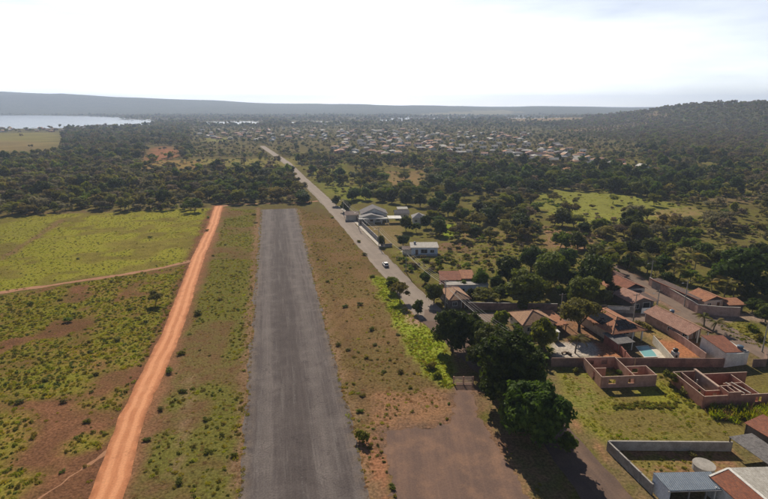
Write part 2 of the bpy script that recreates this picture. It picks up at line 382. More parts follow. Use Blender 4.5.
# ------------------------------------------------------------------ ground sheet
def axis(lo, d0, d1, hi, st, gr=1.05):
    a = list(np.arange(d0, d1 + st * .5, st)); s = st; v = a[-1]
    while v < hi: s *= gr; v += s; a.append(v)
    s = st; v = a[0]; pre = []
    while v > lo: s *= gr * 1.03; v -= s; pre.append(v)
    return np.array(pre[::-1] + a)
gx = axis(-8200, -150, 150, 8200, 1.5); gy = axis(-400, 45, 330, 9000, 1.5)
X, Y = np.meshgrid(gx, gy); X = X.ravel(); Y = Y.ravel()
Z = terrain(X, Y)
D0 = np.hypot(X, Y)
NV = len(X)
CA = np.zeros((NV, 3)); CB = np.zeros((NV, 3))
def wpoly(pp): return [tuple(G(*q))[:2] for q in pp]
def paint(poly, a, bcol, soft=3.0, world=False, amt=1.0, jit=1.0):
    wp = poly if world else wpoly(poly)
    sd = segdist(X, Y, wp); ins = inpoly(X, Y, wp); sd = np.where(ins, sd, -sd)
    sd = sd + (vnoise(X, Y, 7, 21) - .5) * soft * 1.6 * jit + (vnoise(X, Y, 2.6, 22) - .5) * soft * .8 * jit
    f = (sstep(-soft * .5, soft * .5, sd) * amt)[:, None]
    CA[:] = CA * (1 - f) + np.array(a) * f; CB[:] = CB * (1 - f) + np.array(bcol) * f
def paintline(pp, wid, a, bcol, soft=1.0, amt=1.0):
    wp = wpoly(pp); sd = wid / 2 - segdist(X, Y, wp, False) + (vnoise(X, Y, 5, 31) - .5) * soft * 1.5
    f = (sstep(-soft * .5, soft * .5, sd) * amt)[:, None]
    CA[:] = CA * (1 - f) + np.array(a) * f; CB[:] = CB * (1 - f) + np.array(bcol) * f
DRY = (.175, .110, .056); DRY2 = (.150, .100, .048); OLV = (.130, .115, .030); GRN = (.150, .165, .034); YGR = (.205, .190, .050)
RED = (.33, .150, .078); RED2 = (.25, .125, .068); VIV = (.20, .25, .030); FLR = (.125, .098, .044); FLR2 = (.155, .135, .048)
# far to near
far = sstep(600, 1500, D0)[:, None]
CA[:] = np.array(FLR) * (1 - far) + np.array((.105, .100, .048)) * far
CB[:] = np.array(FLR2) * (1 - far) + np.array((.175, .145, .075)) * far
vf = sstep(2600, 3600, Y)[:, None]
CA[:] = CA * (1 - vf) + np.array((.050, .062, .032)) * vf; CB[:] = CB * (1 - vf) + np.array((.125, .120, .070)) * vf
nr = (1 - sstep(255, 300, Y))[:, None]
CA[:] = CA * (1 - nr) + np.array(DRY) * nr; CB[:] = CB * (1 - nr) + np.array(OLV) * nr
rightw = sstep(0, 8, X - (G(330, 205).x + (295 - Y) * .27))[:, None] * (Y > 60)[:, None] * (Y < 650)[:, None]
CA[:] = CA * (1 - rightw) + np.array((.140, .115, .042)) * rightw; CB[:] = CB * (1 - rightw) + np.array((.165, .155, .038)) * rightw
hz_ = (sstep(330, 460, X) * sstep(520, 620, Y) * (1 - sstep(1900, 2400, Y)))[:, None]
CA[:] = CA * (1 - hz_) + np.array((.085, .088, .045)) * hz_; CB[:] = CB * (1 - hz_) + np.array((.105, .102, .052)) * hz_
# distant fields
paint([(590, 116), (660, 113.5), (700, 114.5), (640, 118.5), (600, 119)], (.30, .23, .13), (.22, .19, .09), 60)
paint([(420, 114.5), (500, 113), (520, 114), (440, 117)], (.24, .21, .11), (.18, .16, .08), 70)
paint([(-120, 134), (55, 132.5), (60, 140), (50, 149), (-120, 154)], (.21, .20, .06), (.24, .19, .075), 14)
paint([(-120, 141), (50, 141), (48, 151), (-120, 154)], (.21, .16, .07), (.24, .18, .075), 12)
paint([(185, 160), (290, 158), (300, 166), (240, 170), (180, 168)], (.24, .20, .065), (.20, .18, .05), 8)
paint([(148, 152), (160, 146), (180, 151), (176, 158), (150, 166), (146, 162)], RED, RED2, 6)
paint([(140, 161), (200, 160), (200, 168), (145, 170)], (.25, .20, .06), RED2, 6)
paint([(205, 138), (232, 138), (232, 142), (205, 142)], (.25, .25, .08), (.22, .2, .07), 8)
paint([(310, 168), (345, 164), (350, 182), (330, 196), (316, 186)], (.19, .17, .05), GRN, 6)
paint([(330, 186), (360, 186), (372, 202), (345, 204)], (.20, .20, .04), GRN, 4)
paint([(384, 172), (425, 170), (430, 188), (392, 190)], (.26, .17, .08), (.19, .15, .06), 6)
paint([(392, 160), (432, 158), (434, 166), (400, 168)], (.26, .17, .08), (.19, .15, .06), 8)
paint([(505, 118.5), (572, 118), (590, 122), (545, 124.5), (508, 122.5)], (.30, .22, .12), (.26, .19, .10), 60)
paint([(560, 130), (650, 124), (660, 126), (570, 133)], (.27, .19, .11), (.22, .16, .09), 30)
paint([(540, 160), (575, 166), (572, 172), (536, 166)], (.40, .25, .15), (.32, .2, .12), 8)
paint([(650, 176), (720, 190), (768, 196), (768, 206), (700, 200), (652, 184)], (.22, .16, .08), (.16, .13, .06), 8)
paint([(534, 193), (560, 190), (620, 194), (692, 206), (690, 214), (640, 222), (585, 224), (548, 216)], (.235, .235, .052), (.19, .185, .045), 5)
paint([(640, 212), (700, 205), (700, 216), (660, 222)], (.30, .21, .10), (.22, .2, .06), 5)
paint([(460, 232), (545, 224), (600, 236), (560, 252), (500, 250), (455, 244)], (.19, .17, .05), (.22, .14, .075), 5)
paint([(540, 228), (600, 236), (585, 250), (548, 246)], (.33, .20, .12), (.25, .16, .08), 4)
paint([(395, 250), (520, 238), (510, 266), (420, 272)], (.20, .19, .048), (.18, .13, .06), 4)
paint([(440, 224), (456, 224), (458, 238), (440, 240)], VIV, (.24, .28, .04), 2)
paint([(360, 222), (402, 222), (404, 246), (384, 246)], (.24, .175, .085), (.2, .16, .06), 2)
paint([(438, 240), (472, 244), (468, 252), (440, 250)], (.22, .13, .08), (.16, .12, .06), 3)
# left field
LU = [(-260, 312), (0, 293), (192, 262), (213, 208), (60, 214), (0, 217), (-260, 236)]
paint(LU, (.180, .180, .030), (.225, .190, .042), 4)
paint([(-260, 270), (0, 262), (60, 222), (0, 219), (-260, 238)], (.235, .205, .055), (.20, .18, .05), 6, amt=.8)
LL = [(-260, 560), (-260, 320), (0, 296), (190, 265), (160, 334), (84, 520), (70, 560)]
paint(LL, (.150, .135, .030), (.195, .098, .050), 3)
for q in [(22, 470, 9), (50, 452, 7), (8, 440, 6), (70, 436, 5), (40, 418, 4), (78, 366, 4), (20, 340, 6), (95, 350, 5), (110, 395, 4), (60, 395, 5), (70, 480, 6), (100, 290, 6), (85, 330, 5)]:
    g_ = G(q[0], q[1]); a = np.linspace(0, 6.28, 9)[:-1]
    paint([(g_.x + q[2] * 1.5 * math.cos(t), g_.y + q[2] * .8 * math.sin(t)) for t in a], (.215, .095, .052), (.26, .12, .065), 4, True, .8)
# tussock patches: green where plants gather, soil between
def clv(x, y): return sstep(.33, .58, .55 * vnoise(x, y, 5.5, 51) + .45 * vnoise(x, y, 18, 52))
def patch(poly, soil, green, k=1.0, soft=3.0):
    wp = wpoly(poly); sd = segdist(X, Y, wp); sd = np.where(inpoly(X, Y, wp), sd, -sd); m_ = sstep(-soft * .5, soft * .5, sd)
    c = clv(X, Y); f = (m_ * k)[:, None]; tgt = np.array(soil) * (1 - c[:, None]) + np.array(green) * c[:, None]
    CA[:] = CA * (1 - f) + tgt * f; CB[:] = CB * (1 - f * .5) + tgt * 1.15 * f * .5
patch(LL, (.165, .084, .046), (.215, .205, .030), .85); patch(LU, (.155, .122, .034), (.255, .245, .032), .85)
# strips beside the runway
paint([(226, 208), (258, 210), (238, 520), (126, 520), (186, 333)], (.185, .130, .062), (.145, .135, .042), 3)
patch([(226, 208), (258, 210), (238, 520), (126, 520), (186, 333)], (.165, .098, .048), (.155, .148, .030), .85)
paint([(300, 209), (340, 222), (376, 280), (440, 372), (452, 420), (384, 430), (372, 520), (366, 480)], (.205, .130, .062), (.165, .108, .050), 3)
patch([(300, 209), (340, 222), (376, 280), (440, 372), (450, 400), (384, 430), (372, 520), (366, 480)], (.205, .125, .060), (.150, .120, .042), .6)
paint([(385, 396), (448, 388), (452, 420), (440, 426), (384, 432), (368, 420)], (.30, .165, .09), (.26, .15, .085), 3)
paint([(360, 440), (384, 434), (398, 520), (368, 520)], (.33, .155, .085), (.25, .14, .08), 1.5)
paint([(480, 416), (492, 418), (560, 520), (530, 520), (494, 442)], (.29, .165, .09), (.22, .15, .075), 2)
paint([(478, 396), (500, 400), (560, 450), (570, 520), (545, 520)], (.22, .14, .075), (.15, .125, .05), 2)
paint([(371, 275), (386, 278), (400, 296), (426, 321), (445, 345), (450, 362), (459, 384), (448, 390), (428, 378), (408, 352), (391, 318)], (.225, .27, .030), (.26, .29, .04), 1.6)
paint([(400, 304), (416, 302), (432, 322), (418, 328), (404, 316)], (.38, .25, .17), (.33, .21, .14), 1.5)
paint([(381, 430), (438, 424), (452, 420), (452, 384), (474, 384), (479, 412), (496, 440), (552, 540), (402, 540)], (.215, .125, .080), (.165, .105, .072), 3.0)
paintline([(303, 212), (318, 250), (345, 330), (368, 420)], 1.0, (.13, .085, .05), (.15, .09, .05), .8, .7)
paintline([(322, 330), (350, 400), (372, 440)], .8, (.27, .19, .11), (.27, .19, .11), .8, .6)
paintline([(192, 372), (184, 430), (176, 470)], 1.3, (.26, .17, .10), (.24, .16, .09), .8, .7)
paintline([(258, 208), (236, 520)], 2.0, (.27, .165, .10), (.23, .14, .085), .9, .9)
paintline([(299, 209), (376, 520)], 1.6, (.27, .17, .10), (.23, .15, .085), .9, .8)
paintline([(0, 260), (35, 238), (62, 220)], 3.0, (.20, .125, .065), (.24, .15, .075), 1.5, .9)
paintline([(219, 206), (172, 333), (106, 499), (70, 600)], 6.6, (.30, .15, .08), (.26, .12, .065), 1.4)
paintline([(210, 210), (159, 332), (82, 505), (58, 560)], 2.2, (.14, .07, .042), (.19, .09, .05), 1.2, .9)  # dark red berm along the road, its shadow painted into the colour
paintline([(228, 208), (186, 330), (126, 505)], 1.4, (.20, .11, .06), (.19, .12, .06), 1.0, .8)
# the lots on the right
paint([(470, 322), (700, 318), (768, 350), (900, 380), (900, 560), (650, 520), (560, 420), (520, 380)], (.20, .145, .075), (.15, .125, .05), 2)
paint([(556, 366), (600, 372), (705, 372), (760, 372), (900, 380), (900, 470), (735, 442), (604, 442), (572, 420)], (.195, .19, .042), (.17, .15, .045), 2)
patch([(556, 366), (600, 372), (705, 372), (760, 372), (900, 380), (900, 470), (735, 442), (604, 442), (572, 420)], (.175, .125, .045), (.225, .215, .030), .85)
paint([(560, 368), (590, 372), (598, 400), (580, 416), (566, 400)], (.22, .17, .06), (.19, .185, .045), 2)
paint([(705, 398), (900, 400), (900, 424), (745, 420), (708, 412)], (.27, .25, .035), (.24, .22, .04), 1.5)
paint([(604, 368), (660, 366), (652, 384), (604, 386)], (.25, .19, .06), (.2, .19, .04), 1.2)
paint([(610, 449), (735, 450), (740, 470), (660, 478), (648, 482)], (.21, .17, .05), (.27, .15, .085), 1.2)
paint([(594, 342), (618, 342), (632, 358), (592, 358)], (.42, .19, .10), (.36, .16, .09), 1.2)
paint([(656, 338), (690, 338), (706, 358), (672, 358)], (.46, .20, .10), (.38, .17, .09), 1.0)
paint([(642, 326), (664, 330), (672, 340), (652, 338)], (.34, .22, .10), (.26, .2, .07), 1.0)
paint([(552, 343), (590, 342), (598, 357), (552, 358)], (.52, .46, .41), (.45, .39, .33), .8)
paint([(536, 338), (552, 340), (553, 360), (545, 362)], (.20, .19, .05), (.16, .15, .05), 1)
paint([(560, 318), (596, 318), (598, 342), (564, 342)], (.30, .16, .09), (.22, .13, .08), 1.2)
paint([(712, 322), (745, 320), (768, 336), (768, 352), (730, 338)], (.24, .22, .05), (.2, .17, .05), 1.5)
paint([(700, 312), (760, 314), (768, 322), (712, 321)], (.36, .26, .2), (.3, .22, .16), 1.5)
paintline([(640, 284), (698, 313.5)], 1.5, (.42, .30, .10), (.36, .26, .10), .6)
paintline([(612, 268), (700, 317)], 9, (.33, .21, .15), (.28, .18, .13), 1.5)
paintline([(645, 286), (698, 313)], 1.3, (.40, .30, .11), (.36, .28, .10), .5)
paint([(556, 405), (566, 416), (650, 505), (668, 520), (652, 520), (602, 446)], (.36, .19, .105), (.29, .16, .09), 1.0)

nx, ny = len(gx), len(gy)
idx = np.arange(nx * ny).reshape(ny, nx)
q = np.stack([idx[:-1, :-1], idx[:-1, 1:], idx[1:, 1:], idx[1:, :-1]], -1).reshape(-1, 4)
def npmesh(name, V, Q, k=4):
    me = bpy.data.meshes.new(name); me.vertices.add(len(V)); me.vertices.foreach_set('co', np.asarray(V, np.float32).ravel())
    me.loops.add(len(Q) * k); me.loops.foreach_set('vertex_index', np.asarray(Q, np.int32).ravel())
    me.polygons.add(len(Q)); me.polygons.foreach_set('loop_start', np.arange(0, len(Q) * k, k, dtype=np.int32))
    me.update(calc_edges=True); return me
me = npmesh('ground', np.stack([X, Y, Z], -1), q)
for nm, C in (('ca', CA), ('cb', CB)):
    a = me.attributes.new(nm, 'FLOAT_COLOR', 'POINT'); a.data.foreach_set('color', np.hstack([C, np.ones((NV, 1))]).astype(np.float32).ravel())
me.materials.append(MATS['ground']); me.shade_smooth()
setp(link('ground', me), 'flat brown and green land running out to wooded hills', 'ground', kind='structure')

# lake
mb = MB(); mb.add([(-6000, 1100, -.5), (900, 1100, -.5), (900, 4200, -.5), (-6000, 4200, -.5)], [(0, 1, 2, 3)])
setp(mb.build('lake', 'lake_water'), 'pale bright lake below the far wooded ridge', 'lake', kind='structure')

# ------------------------------------------------------------------ runway, roads
def strip(name, pts, wids, mat, z, label, jitter=.25, step=1.5, kind='structure', th=.0):
    """road sheet along a polyline of world points with ragged edges; local y runs along the first-to-last direction"""
    pts = [Vector((p[0], p[1], 0)) for p in pts]; d = pts[-1] - pts[0]; rz = math.atan2(d.y, d.x) - math.pi / 2
    o0 = pts[0].copy(); M = Matrix.Rotation(-rz, 3, 'Z'); loc = [M @ (p - o0) for p in pts]
    S_ = [0]
    for a, b2 in zip(loc, loc[1:]): S_.append(S_[-1] + (b2 - a).length)
    n = max(2, int(S_[-1] / step)); L = []; Rr = []
    r = random.Random(len(name) * 7 + int(S_[-1])); jl = jr = 0
    for i in range(n + 1):
        s = S_[-1] * i / n
        k = max(j for j in range(len(S_) - 1) if S_[j] <= s + 1e-6); t = (s - S_[k]) / (S_[k + 1] - S_[k])
        c = loc[k].lerp(loc[k + 1], t); wd = wids[k] * (1 - t) + wids[k + 1] * t
        k0 = max(0, min(k - (1 if t < .5 and k > 0 else 0), len(loc) - 2))
        tg = (loc[min(k + 1, len(loc) - 1)] - loc[k]).normalized()
        if t < .5 and k > 0: tg = (tg * (.5 + t) + (loc[k] - loc[k - 1]).normalized() * (.5 - t)).normalized()
        elif t >= .5 and k < len(loc) - 2: tg = (tg * (1.5 - t) + (loc[k + 2] - loc[k + 1]).normalized() * (t - .5)).normalized()
        nn = Vector((-tg.y, tg.x, 0)); jl = jl * .55 + r.gauss(0, jitter * .6); jr = jr * .55 + r.gauss(0, jitter * .6)
        L.append(c + nn * (wd / 2 + jl)); Rr.append(c - nn * (wd / 2 + jr))
    v = []; f = []
    for a, b2 in zip(L, Rr): v += [(a.x, a.y, 0), (b2.x, b2.y, 0)]
    for i in range(n): f.append((2 * i, 2 * i + 1, 2 * i + 3, 2 * i + 2))
    mb = MB().add(v, f); o = mb.build(name, mat, None, (o0.x, o0.y, z), rz)
    at_ = o.data.attributes.new('across', 'FLOAT', 'POINT'); at_.data.foreach_set('value', np.tile([1., -1.], n + 1).astype(np.float32))
    if kind: setp(o, label, name.split('_')[-1] if False else name.replace('_', ' ').split()[-1], kind=kind)
    return o
# runway: centre line from below the frame to its far end
ra = (G(242, 499) + G(368, 499)) / 2; rb = (G(261, 209) + G(297, 209)) / 2; dirn = (rb - ra).normalized()
strip('runway', [ra - dirn * 110, rb], [18.4, 19.4], 'runway_asphalt', .02, 'long grey asphalt airstrip with faded streaks', .38)
dpts = [G(219, 206), G(213, 225), G(197.5, 259), G(172, 333), G(133, 415), G(106, 499)]
dd = (dpts[-1] - dpts[-2]).normalized()
strip('dirt_road', dpts + [dpts[-1] + dd * 60], [4.6, 4.6, 4.6, 4.8, 4.7, 4.7, 4.7], 'dirt', .024, 'straight orange dirt road left of the airstrip', .13)
strip('dirt_track', GP([(-120, 312), (0, 292.5), (60, 284), (120, 275), (160, 268), (191, 261)]), [3.0, 2.8, 2.3, 2.1, 2.1, 2.4], 'dirt_dark', .016, 'narrow brown track crossing the left field to the dirt road', .35)
strip('field_track', GP([(20, 512), (62, 484), (98, 459), (112, 448)]), [1.0, .9, .8, 1.2], 'dirt_dark', .012, 'faint reddish track joining the dirt road at lower left', .3)
strip('forest_track', GP([(219, 207), (232, 204.5), (262, 203.5), (300, 203), (318, 201)]), [4, 2.6, 2.0, 2.0, 2.6], 'dirt_dark', .02, 'pale dirt track along the edge of the wood', .4)
near_r = Vector((29.0, 84.0, 0)); near_r2 = Vector((31.8, 66, 0)); near_r3 = Vector((35.5, 40, 0)); near_r4 = Vector((43, -20, 0))
ROAD = [G(262, 146), G(287, 163), G(301, 177.5), G(330, 205), G(362, 240), G(383, 263), G(402, 284), G(425, 309), near_r, near_r2, near_r3, near_r4]
strip('main_road', ROAD[:8] + [ROAD[7].lerp(near_r, .12)], [7.5] * 7 + [8.5, 8.2], 'sheen_asphalt', .03, 'asphalt road with grazing sheen painted pale, running from the houses to the far town', .22)
strip('lower_road', [ROAD[7].lerp(near_r, .10)] + ROAD[8:], [8.3, 7.2, 7.0, 7.0, 7.0], 'brown_asphalt', .026, 'brown road coming down past the roadside trees', .3)
strip('cross_street', GP([(424, 315), (470, 317.5), (560, 316.5), (640, 317), (700, 317)]), [8.5, 6.5, 5.8, 6, 7], 'street_asphalt', .034, 'cross street behind the roadside trees', .25)
strip('back_street', [G(600, 262), G(655, 291), G(705, 319), G(745, 342.5), G(800, 372), G(860, 408)], [6, 6, 6.5, 6, 6, 6], 'street_asphalt', .038, 'back street climbing past the walled compound', .25)
# apron between runway and gate
ap = GP([(383, 432), (410, 429), (438, 426.5), (451, 422), (455, 410), (454.5, 383), (471.5, 383), (476, 412), (491, 438), (527, 494), (545, 540), (405, 540), (391, 480)])
def sheet(name, pts, mat, z, label, kind='structure', sub=1.2, jit=.2, parent=None):
    v = []
    r = random.Random(len(label)); n = len(pts)
    for i in range(n):
        a, b2 = pts[i], pts[(i + 1) % n]; k = max(1, int((b2 - a).length / sub))
        for j in range(k):
            c = a.lerp(b2, j / k); v.append((c.x + r.gauss(0, jit), c.y + r.gauss(0, jit), 0))
    c = sum((Vector(q) for q in v), Vector()) / len(v)
    mb = MB().add([(q[0] - c.x, q[1] - c.y, 0) for q in v], [tuple(range(len(v)))])
    o = mb.build(name, mat, parent, (c.x, c.y, z))
    if label and parent is None: setp(o, label, name.replace('_', ' ').split()[-1], kind=kind)
    return o
sheet('apron', ap, 'apron_dirt', .016, 'worn brown apron between the gate and the airstrip', jit=.32, sub=.7)

# pavement outside the grey villa
pv0 = G(361, 227); setp(MB().slab([(q_.x - pv0.x, q_.y - pv0.y, .12) for q_ in GP([(379, 247), (386, 247), (343, 206.5), (338.5, 206.5)])], .25).build('pavement', 'pale_concrete', None, pv0), 'pinkish pavement outside the villa wall', 'pavement', kind='structure')


# ------------------------------------------------------------------ vegetation prototypes
def leaves(seed, lobes, n, leaf, core=.8, low=.35, bump_=.28, corelev=(9, 7), droop=0.0, up=.25):
    """crown: leaf faces over lumpy lobes + dark inner foliage mass; returns verts, quads, lr"""
    r = np.random.default_rng(seed); L = np.array(lobes, float)
    area = (L[:, 3] * L[:, 4] + L[:, 4] * L[:, 5] + L[:, 3] * L[:, 5]); area /= area.sum()
    k = r.choice(len(L), size=n, p=area)
    d = r.normal(size=(n, 3)); d /= np.linalg.norm(d, axis=1)[:, None]
    flip = (d[:, 2] < -.15) & (r.random(n) > low); d[flip, 2] *= -1
    lump = 1 + bump_ * (np.sin(d[:, 0] * 5.1 + k * 1.7) * np.cos(d[:, 1] * 4.3 + k) + np.sin(d[:, 2] * 6.3 + d[:, 0] * 3 + k * 2.1)) * .8
    rr = (.80 + .24 * r.random(n) ** .8) * lump
    p = L[k, :3] + d * L[k, 3:] * rr[:, None]
    keep = np.ones(n, bool)
    for j in range(len(L)):
        e = (p - L[j, :3]) / (L[j, 3:] * .72); keep &= ~(((e * e).sum(1) < 1) & (k != j))
    p = p[keep]; d = d[keep]; lump = lump[keep]; n = len(p)
    nn = d + r.normal(size=(n, 3)) * .55 + np.array([0, 0, up]); nn /= np.linalg.norm(nn, axis=1)[:, None]
    t = np.cross(nn, r.normal(size=(n, 3))); t /= np.linalg.norm(t, axis=1)[:, None]; b = np.cross(nn, t)
    s = leaf * (.6 + .8 * r.random(n))[:, None]
    V = np.stack([p - t * s, p - b * s * .55, p + t * s - np.array([0, 0, droop]) * s, p + b * s * .55], 1).reshape(-1, 3)
    Q = np.arange(4 * n).reshape(-1, 4)
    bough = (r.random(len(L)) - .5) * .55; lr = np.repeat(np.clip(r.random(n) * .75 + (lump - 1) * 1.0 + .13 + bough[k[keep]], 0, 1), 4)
    if core:
        nu, nv = corelev
        for j, l in enumerate(L):
            th = np.linspace(0, 2 * np.pi, nu, endpoint=False); ph = np.linspace(.12, np.pi - .12, nv)
            T, Pn = np.meshgrid(th, ph); dd_ = np.stack([np.cos(T) * np.sin(Pn), np.sin(T) * np.sin(Pn), np.cos(Pn)], -1).reshape(-1, 3)
            lp_ = 1 + bump_ * (np.sin(dd_[:, 0] * 5.1 + j * 1.7) * np.cos(dd_[:, 1] * 4.3 + j) + np.sin(dd_[:, 2] * 6.3 + dd_[:, 0] * 3 + j * 2.1)) * .8
            cv = l[:3] + dd_ * l[3:] * (core * lp_ * (.94 + .12 * r.random(len(dd_))))[:, None]
            i0 = len(V); V = np.vstack([V, cv]); ii = np.arange(nu * nv).reshape(nv, nu) + i0
            qq = np.stack([ii[:-1], np.roll(ii[:-1], -1, 1), np.roll(ii[1:], -1, 1), ii[1:]], -1).reshape(-1, 4)
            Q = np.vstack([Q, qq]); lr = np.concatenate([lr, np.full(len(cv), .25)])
    return V, Q, lr
def leafmesh(name, mat, V, Q, lr):
    me = npmesh(name, V, Q); a = me.attributes.new('lr', 'FLOAT', 'POINT'); a.data.foreach_set('value', lr.astype(np.float32))
    me.materials.append(MATS[mat]); return me
def lobes_round(seed, w, h, base, n=7):
    """broad dense crown (mango): w wide, from base to h"""
    r = random.Random(seed); L = [(0, 0, (h + base) / 2, w * .29, w * .29, (h - base) * .40)]
    for i in range(n):
        a = 2 * math.pi * i / n + r.uniform(-.35, .35); q = r.uniform(.17, .33) * w; s = r.uniform(.10, .20) * w
        z = base + (h - base) * r.uniform(.18, .80)
        L.append((q * math.cos(a), q * math.sin(a), z, s, s, min(s * .95, (h - z) * .95, (z - base) * 1.3 + .4)))
    L.append((r.uniform(-.08, .08) * w, r.uniform(-.08, .08) * w, base + (h - base) * .74, w * .20, w * .20, (h - base) * .26))
    return L
def lobes_open(seed, w, h, base, n=9):
    """open savanna crown: separate leaf clouds on limbs"""
    r = random.Random(seed); L = []
    for i in range(n):
        a = r.uniform(0, 6.28); q = w * .5 * math.sqrt(r.uniform(.02, .62)); s = w * r.uniform(.13, .22)
        z = base + (h - base) * (r.uniform(.35, .8) - .25 * (q / (w * .5)) ** 2 + .1)
        L.append((q * math.cos(a), q * math.sin(a), z, s, s, s * r.uniform(.5, .72)))
    return L
def trunkmesh(seed, lobes, base, rad, mat='bark', nb=5, flare=1.3):
    r = random.Random(seed); mb = MB()
    lean = (r.uniform(-.3, .3), r.uniform(-.3, .3))
    fork = (lean[0], lean[1], base * .75 + .3)
    mb.tube([(0, 0, -.15), (lean[0] * .2, lean[1] * .2, base * .3), fork], [rad * flare, rad, rad * .8], 7)
    for l in sorted(lobes, key=lambda l: -l[3])[:nb]:
        e = (l[0] * .85, l[1] * .85, l[2])
        mid = tuple((fork[i] + e[i]) / 2 + r.uniform(-.25, .25) for i in range(3))
        mb.tube([fork, mid, e], [rad * .6, rad * .4, rad * .14], 5)
    return mb.mesh('trunk', mat)
PROTO = {}
def proto(key, seed, kind, mat, w, h, base, n, leaf, rad, core=.8, nl=8):
    L = lobes_round(seed, w, h, base, nl) if kind == 'round' else lobes_open(seed, w, h, base, nl)
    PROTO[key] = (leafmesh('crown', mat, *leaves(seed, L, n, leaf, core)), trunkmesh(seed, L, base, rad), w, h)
for i in range(3): proto('mango%d' % i, 40 + i, 'round', 'mango_leaf', 10, 9, 1.0, 4600, .36, .32, .76, 13)
for i in range(3): proto('dark%d' % i, 50 + i, 'round', 'mango_leaf', 8, 7, .6, 2100, .36, .22, .74, 11)
for i in range(4): proto('olive%d' % i, 60 + i, 'open', 'olive_leaf', 7.5, 6, .8, 1500, .30, .17, .70, 12)
for i in range(3): proto('grey%d' % i, 70 + i, 'open', 'grey_leaf', 7, 5.6, .8, 1200, .28, .15, .6, 12)
for i in range(3): proto('green%d' % i, 80 + i, 'open', 'green_leaf', 7.5, 6.2, .7, 1600, .30, .16, .72, 13)
NPROTO = {'mango': 3, 'dark': 3, 'olive': 4, 'grey': 3, 'green': 3}
TREES = []
def put_tree(sp, x, y, wm, hm, label, group=None, rz=None, name=None, z=None):
    k = '%s%d' % (sp, random.randrange(NPROTO[sp])); cm, tm, pw, ph = PROTO[k]
    t = thing(name or {'mango': 'mango_tree', 'dark': 'broadleaf_tree', 'olive': 'savanna_tree', 'grey': 'savanna_tree', 'green': 'leafy_tree'}[sp], label, 'tree',
              (x, y, tz(x, y) if z is None else z), random.uniform(0, 6.28) if rz is None else rz, group)
    t.scale = (wm / pw, wm / pw, hm / ph)
    link('trunk', tm, t); link('crown', cm, t); TREES.append(t)
    return t
def big_tree(px, py, wm, hm, seed, label, mat='mango_leaf', n=9000, leaf=.36, base=1.3, kind='round', core=.72, nl=20, name='mango_tree'):
    L = lobes_round(seed, wm, hm, base, nl) if kind == 'round' else lobes_open(seed, wm, hm, base, nl)
    g_ = G(px, py); t = thing(name, label, 'tree', g_)
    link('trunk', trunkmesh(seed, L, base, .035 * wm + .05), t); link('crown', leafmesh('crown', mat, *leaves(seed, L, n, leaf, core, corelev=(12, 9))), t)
    TREES.append(t); return t
# the row on the roadside
big_tree(452, 350, 9.4, 9.6, 201, 'round dark tree standing alone where the bright grass meets the road', n=6500)
big_tree(488, 372, 9.5, 10.5, 202, 'dark tree squeezed between the round roadside tree and the largest tree', n=6000)
big_tree(472, 342, 7, 7.5, 209, 'dark tree at the far end of the roadside row, nearest the street corner', n=4500)
big_tree(508, 399, 14, 13.5, 203, 'largest and broadest tree of the roadside row with sunlit top', n=17000, leaf=.42, nl=28)
big_tree(535, 441, 11.5, 10.5, 204, 'big leafy tree nearest the camera, shading the asphalt road', mat='mango_leaf', n=13000, leaf=.42, nl=26)
big_tree(517, 425, 9, 8.5, 208, 'lower dark tree filling the gap between the two biggest roadside trees', n=5000)
big_tree(567, 453, 3.6, 3.4, 205, 'small round bush-like tree at the road edge below the biggest trees', mat='green_leaf', n=1500, leaf=.26, base=.5, nl=7, name='young_tree')
big_tree(500, 331, 5.2, 5.4, 206, 'small round tree beside the cross street above the roadside row', mat='green_leaf', n=2500, base=1.0, nl=8, name='leafy_tree')
big_tree(541, 349, 7.6, 7.4, 207, 'dense tree in front of the tan tiled hip roof', mat='green_leaf', n=5000, leaf=.32, base=1.2, nl=9, name='garden_tree')
big_tree(579, 332, 9.2, 8.8, 210, 'olive tree with bare stems on the corner opposite the brown wall', mat='olive_leaf', n=3600, leaf=.34, base=2.2, kind='open', core=.7, nl=18, name='savanna_tree')
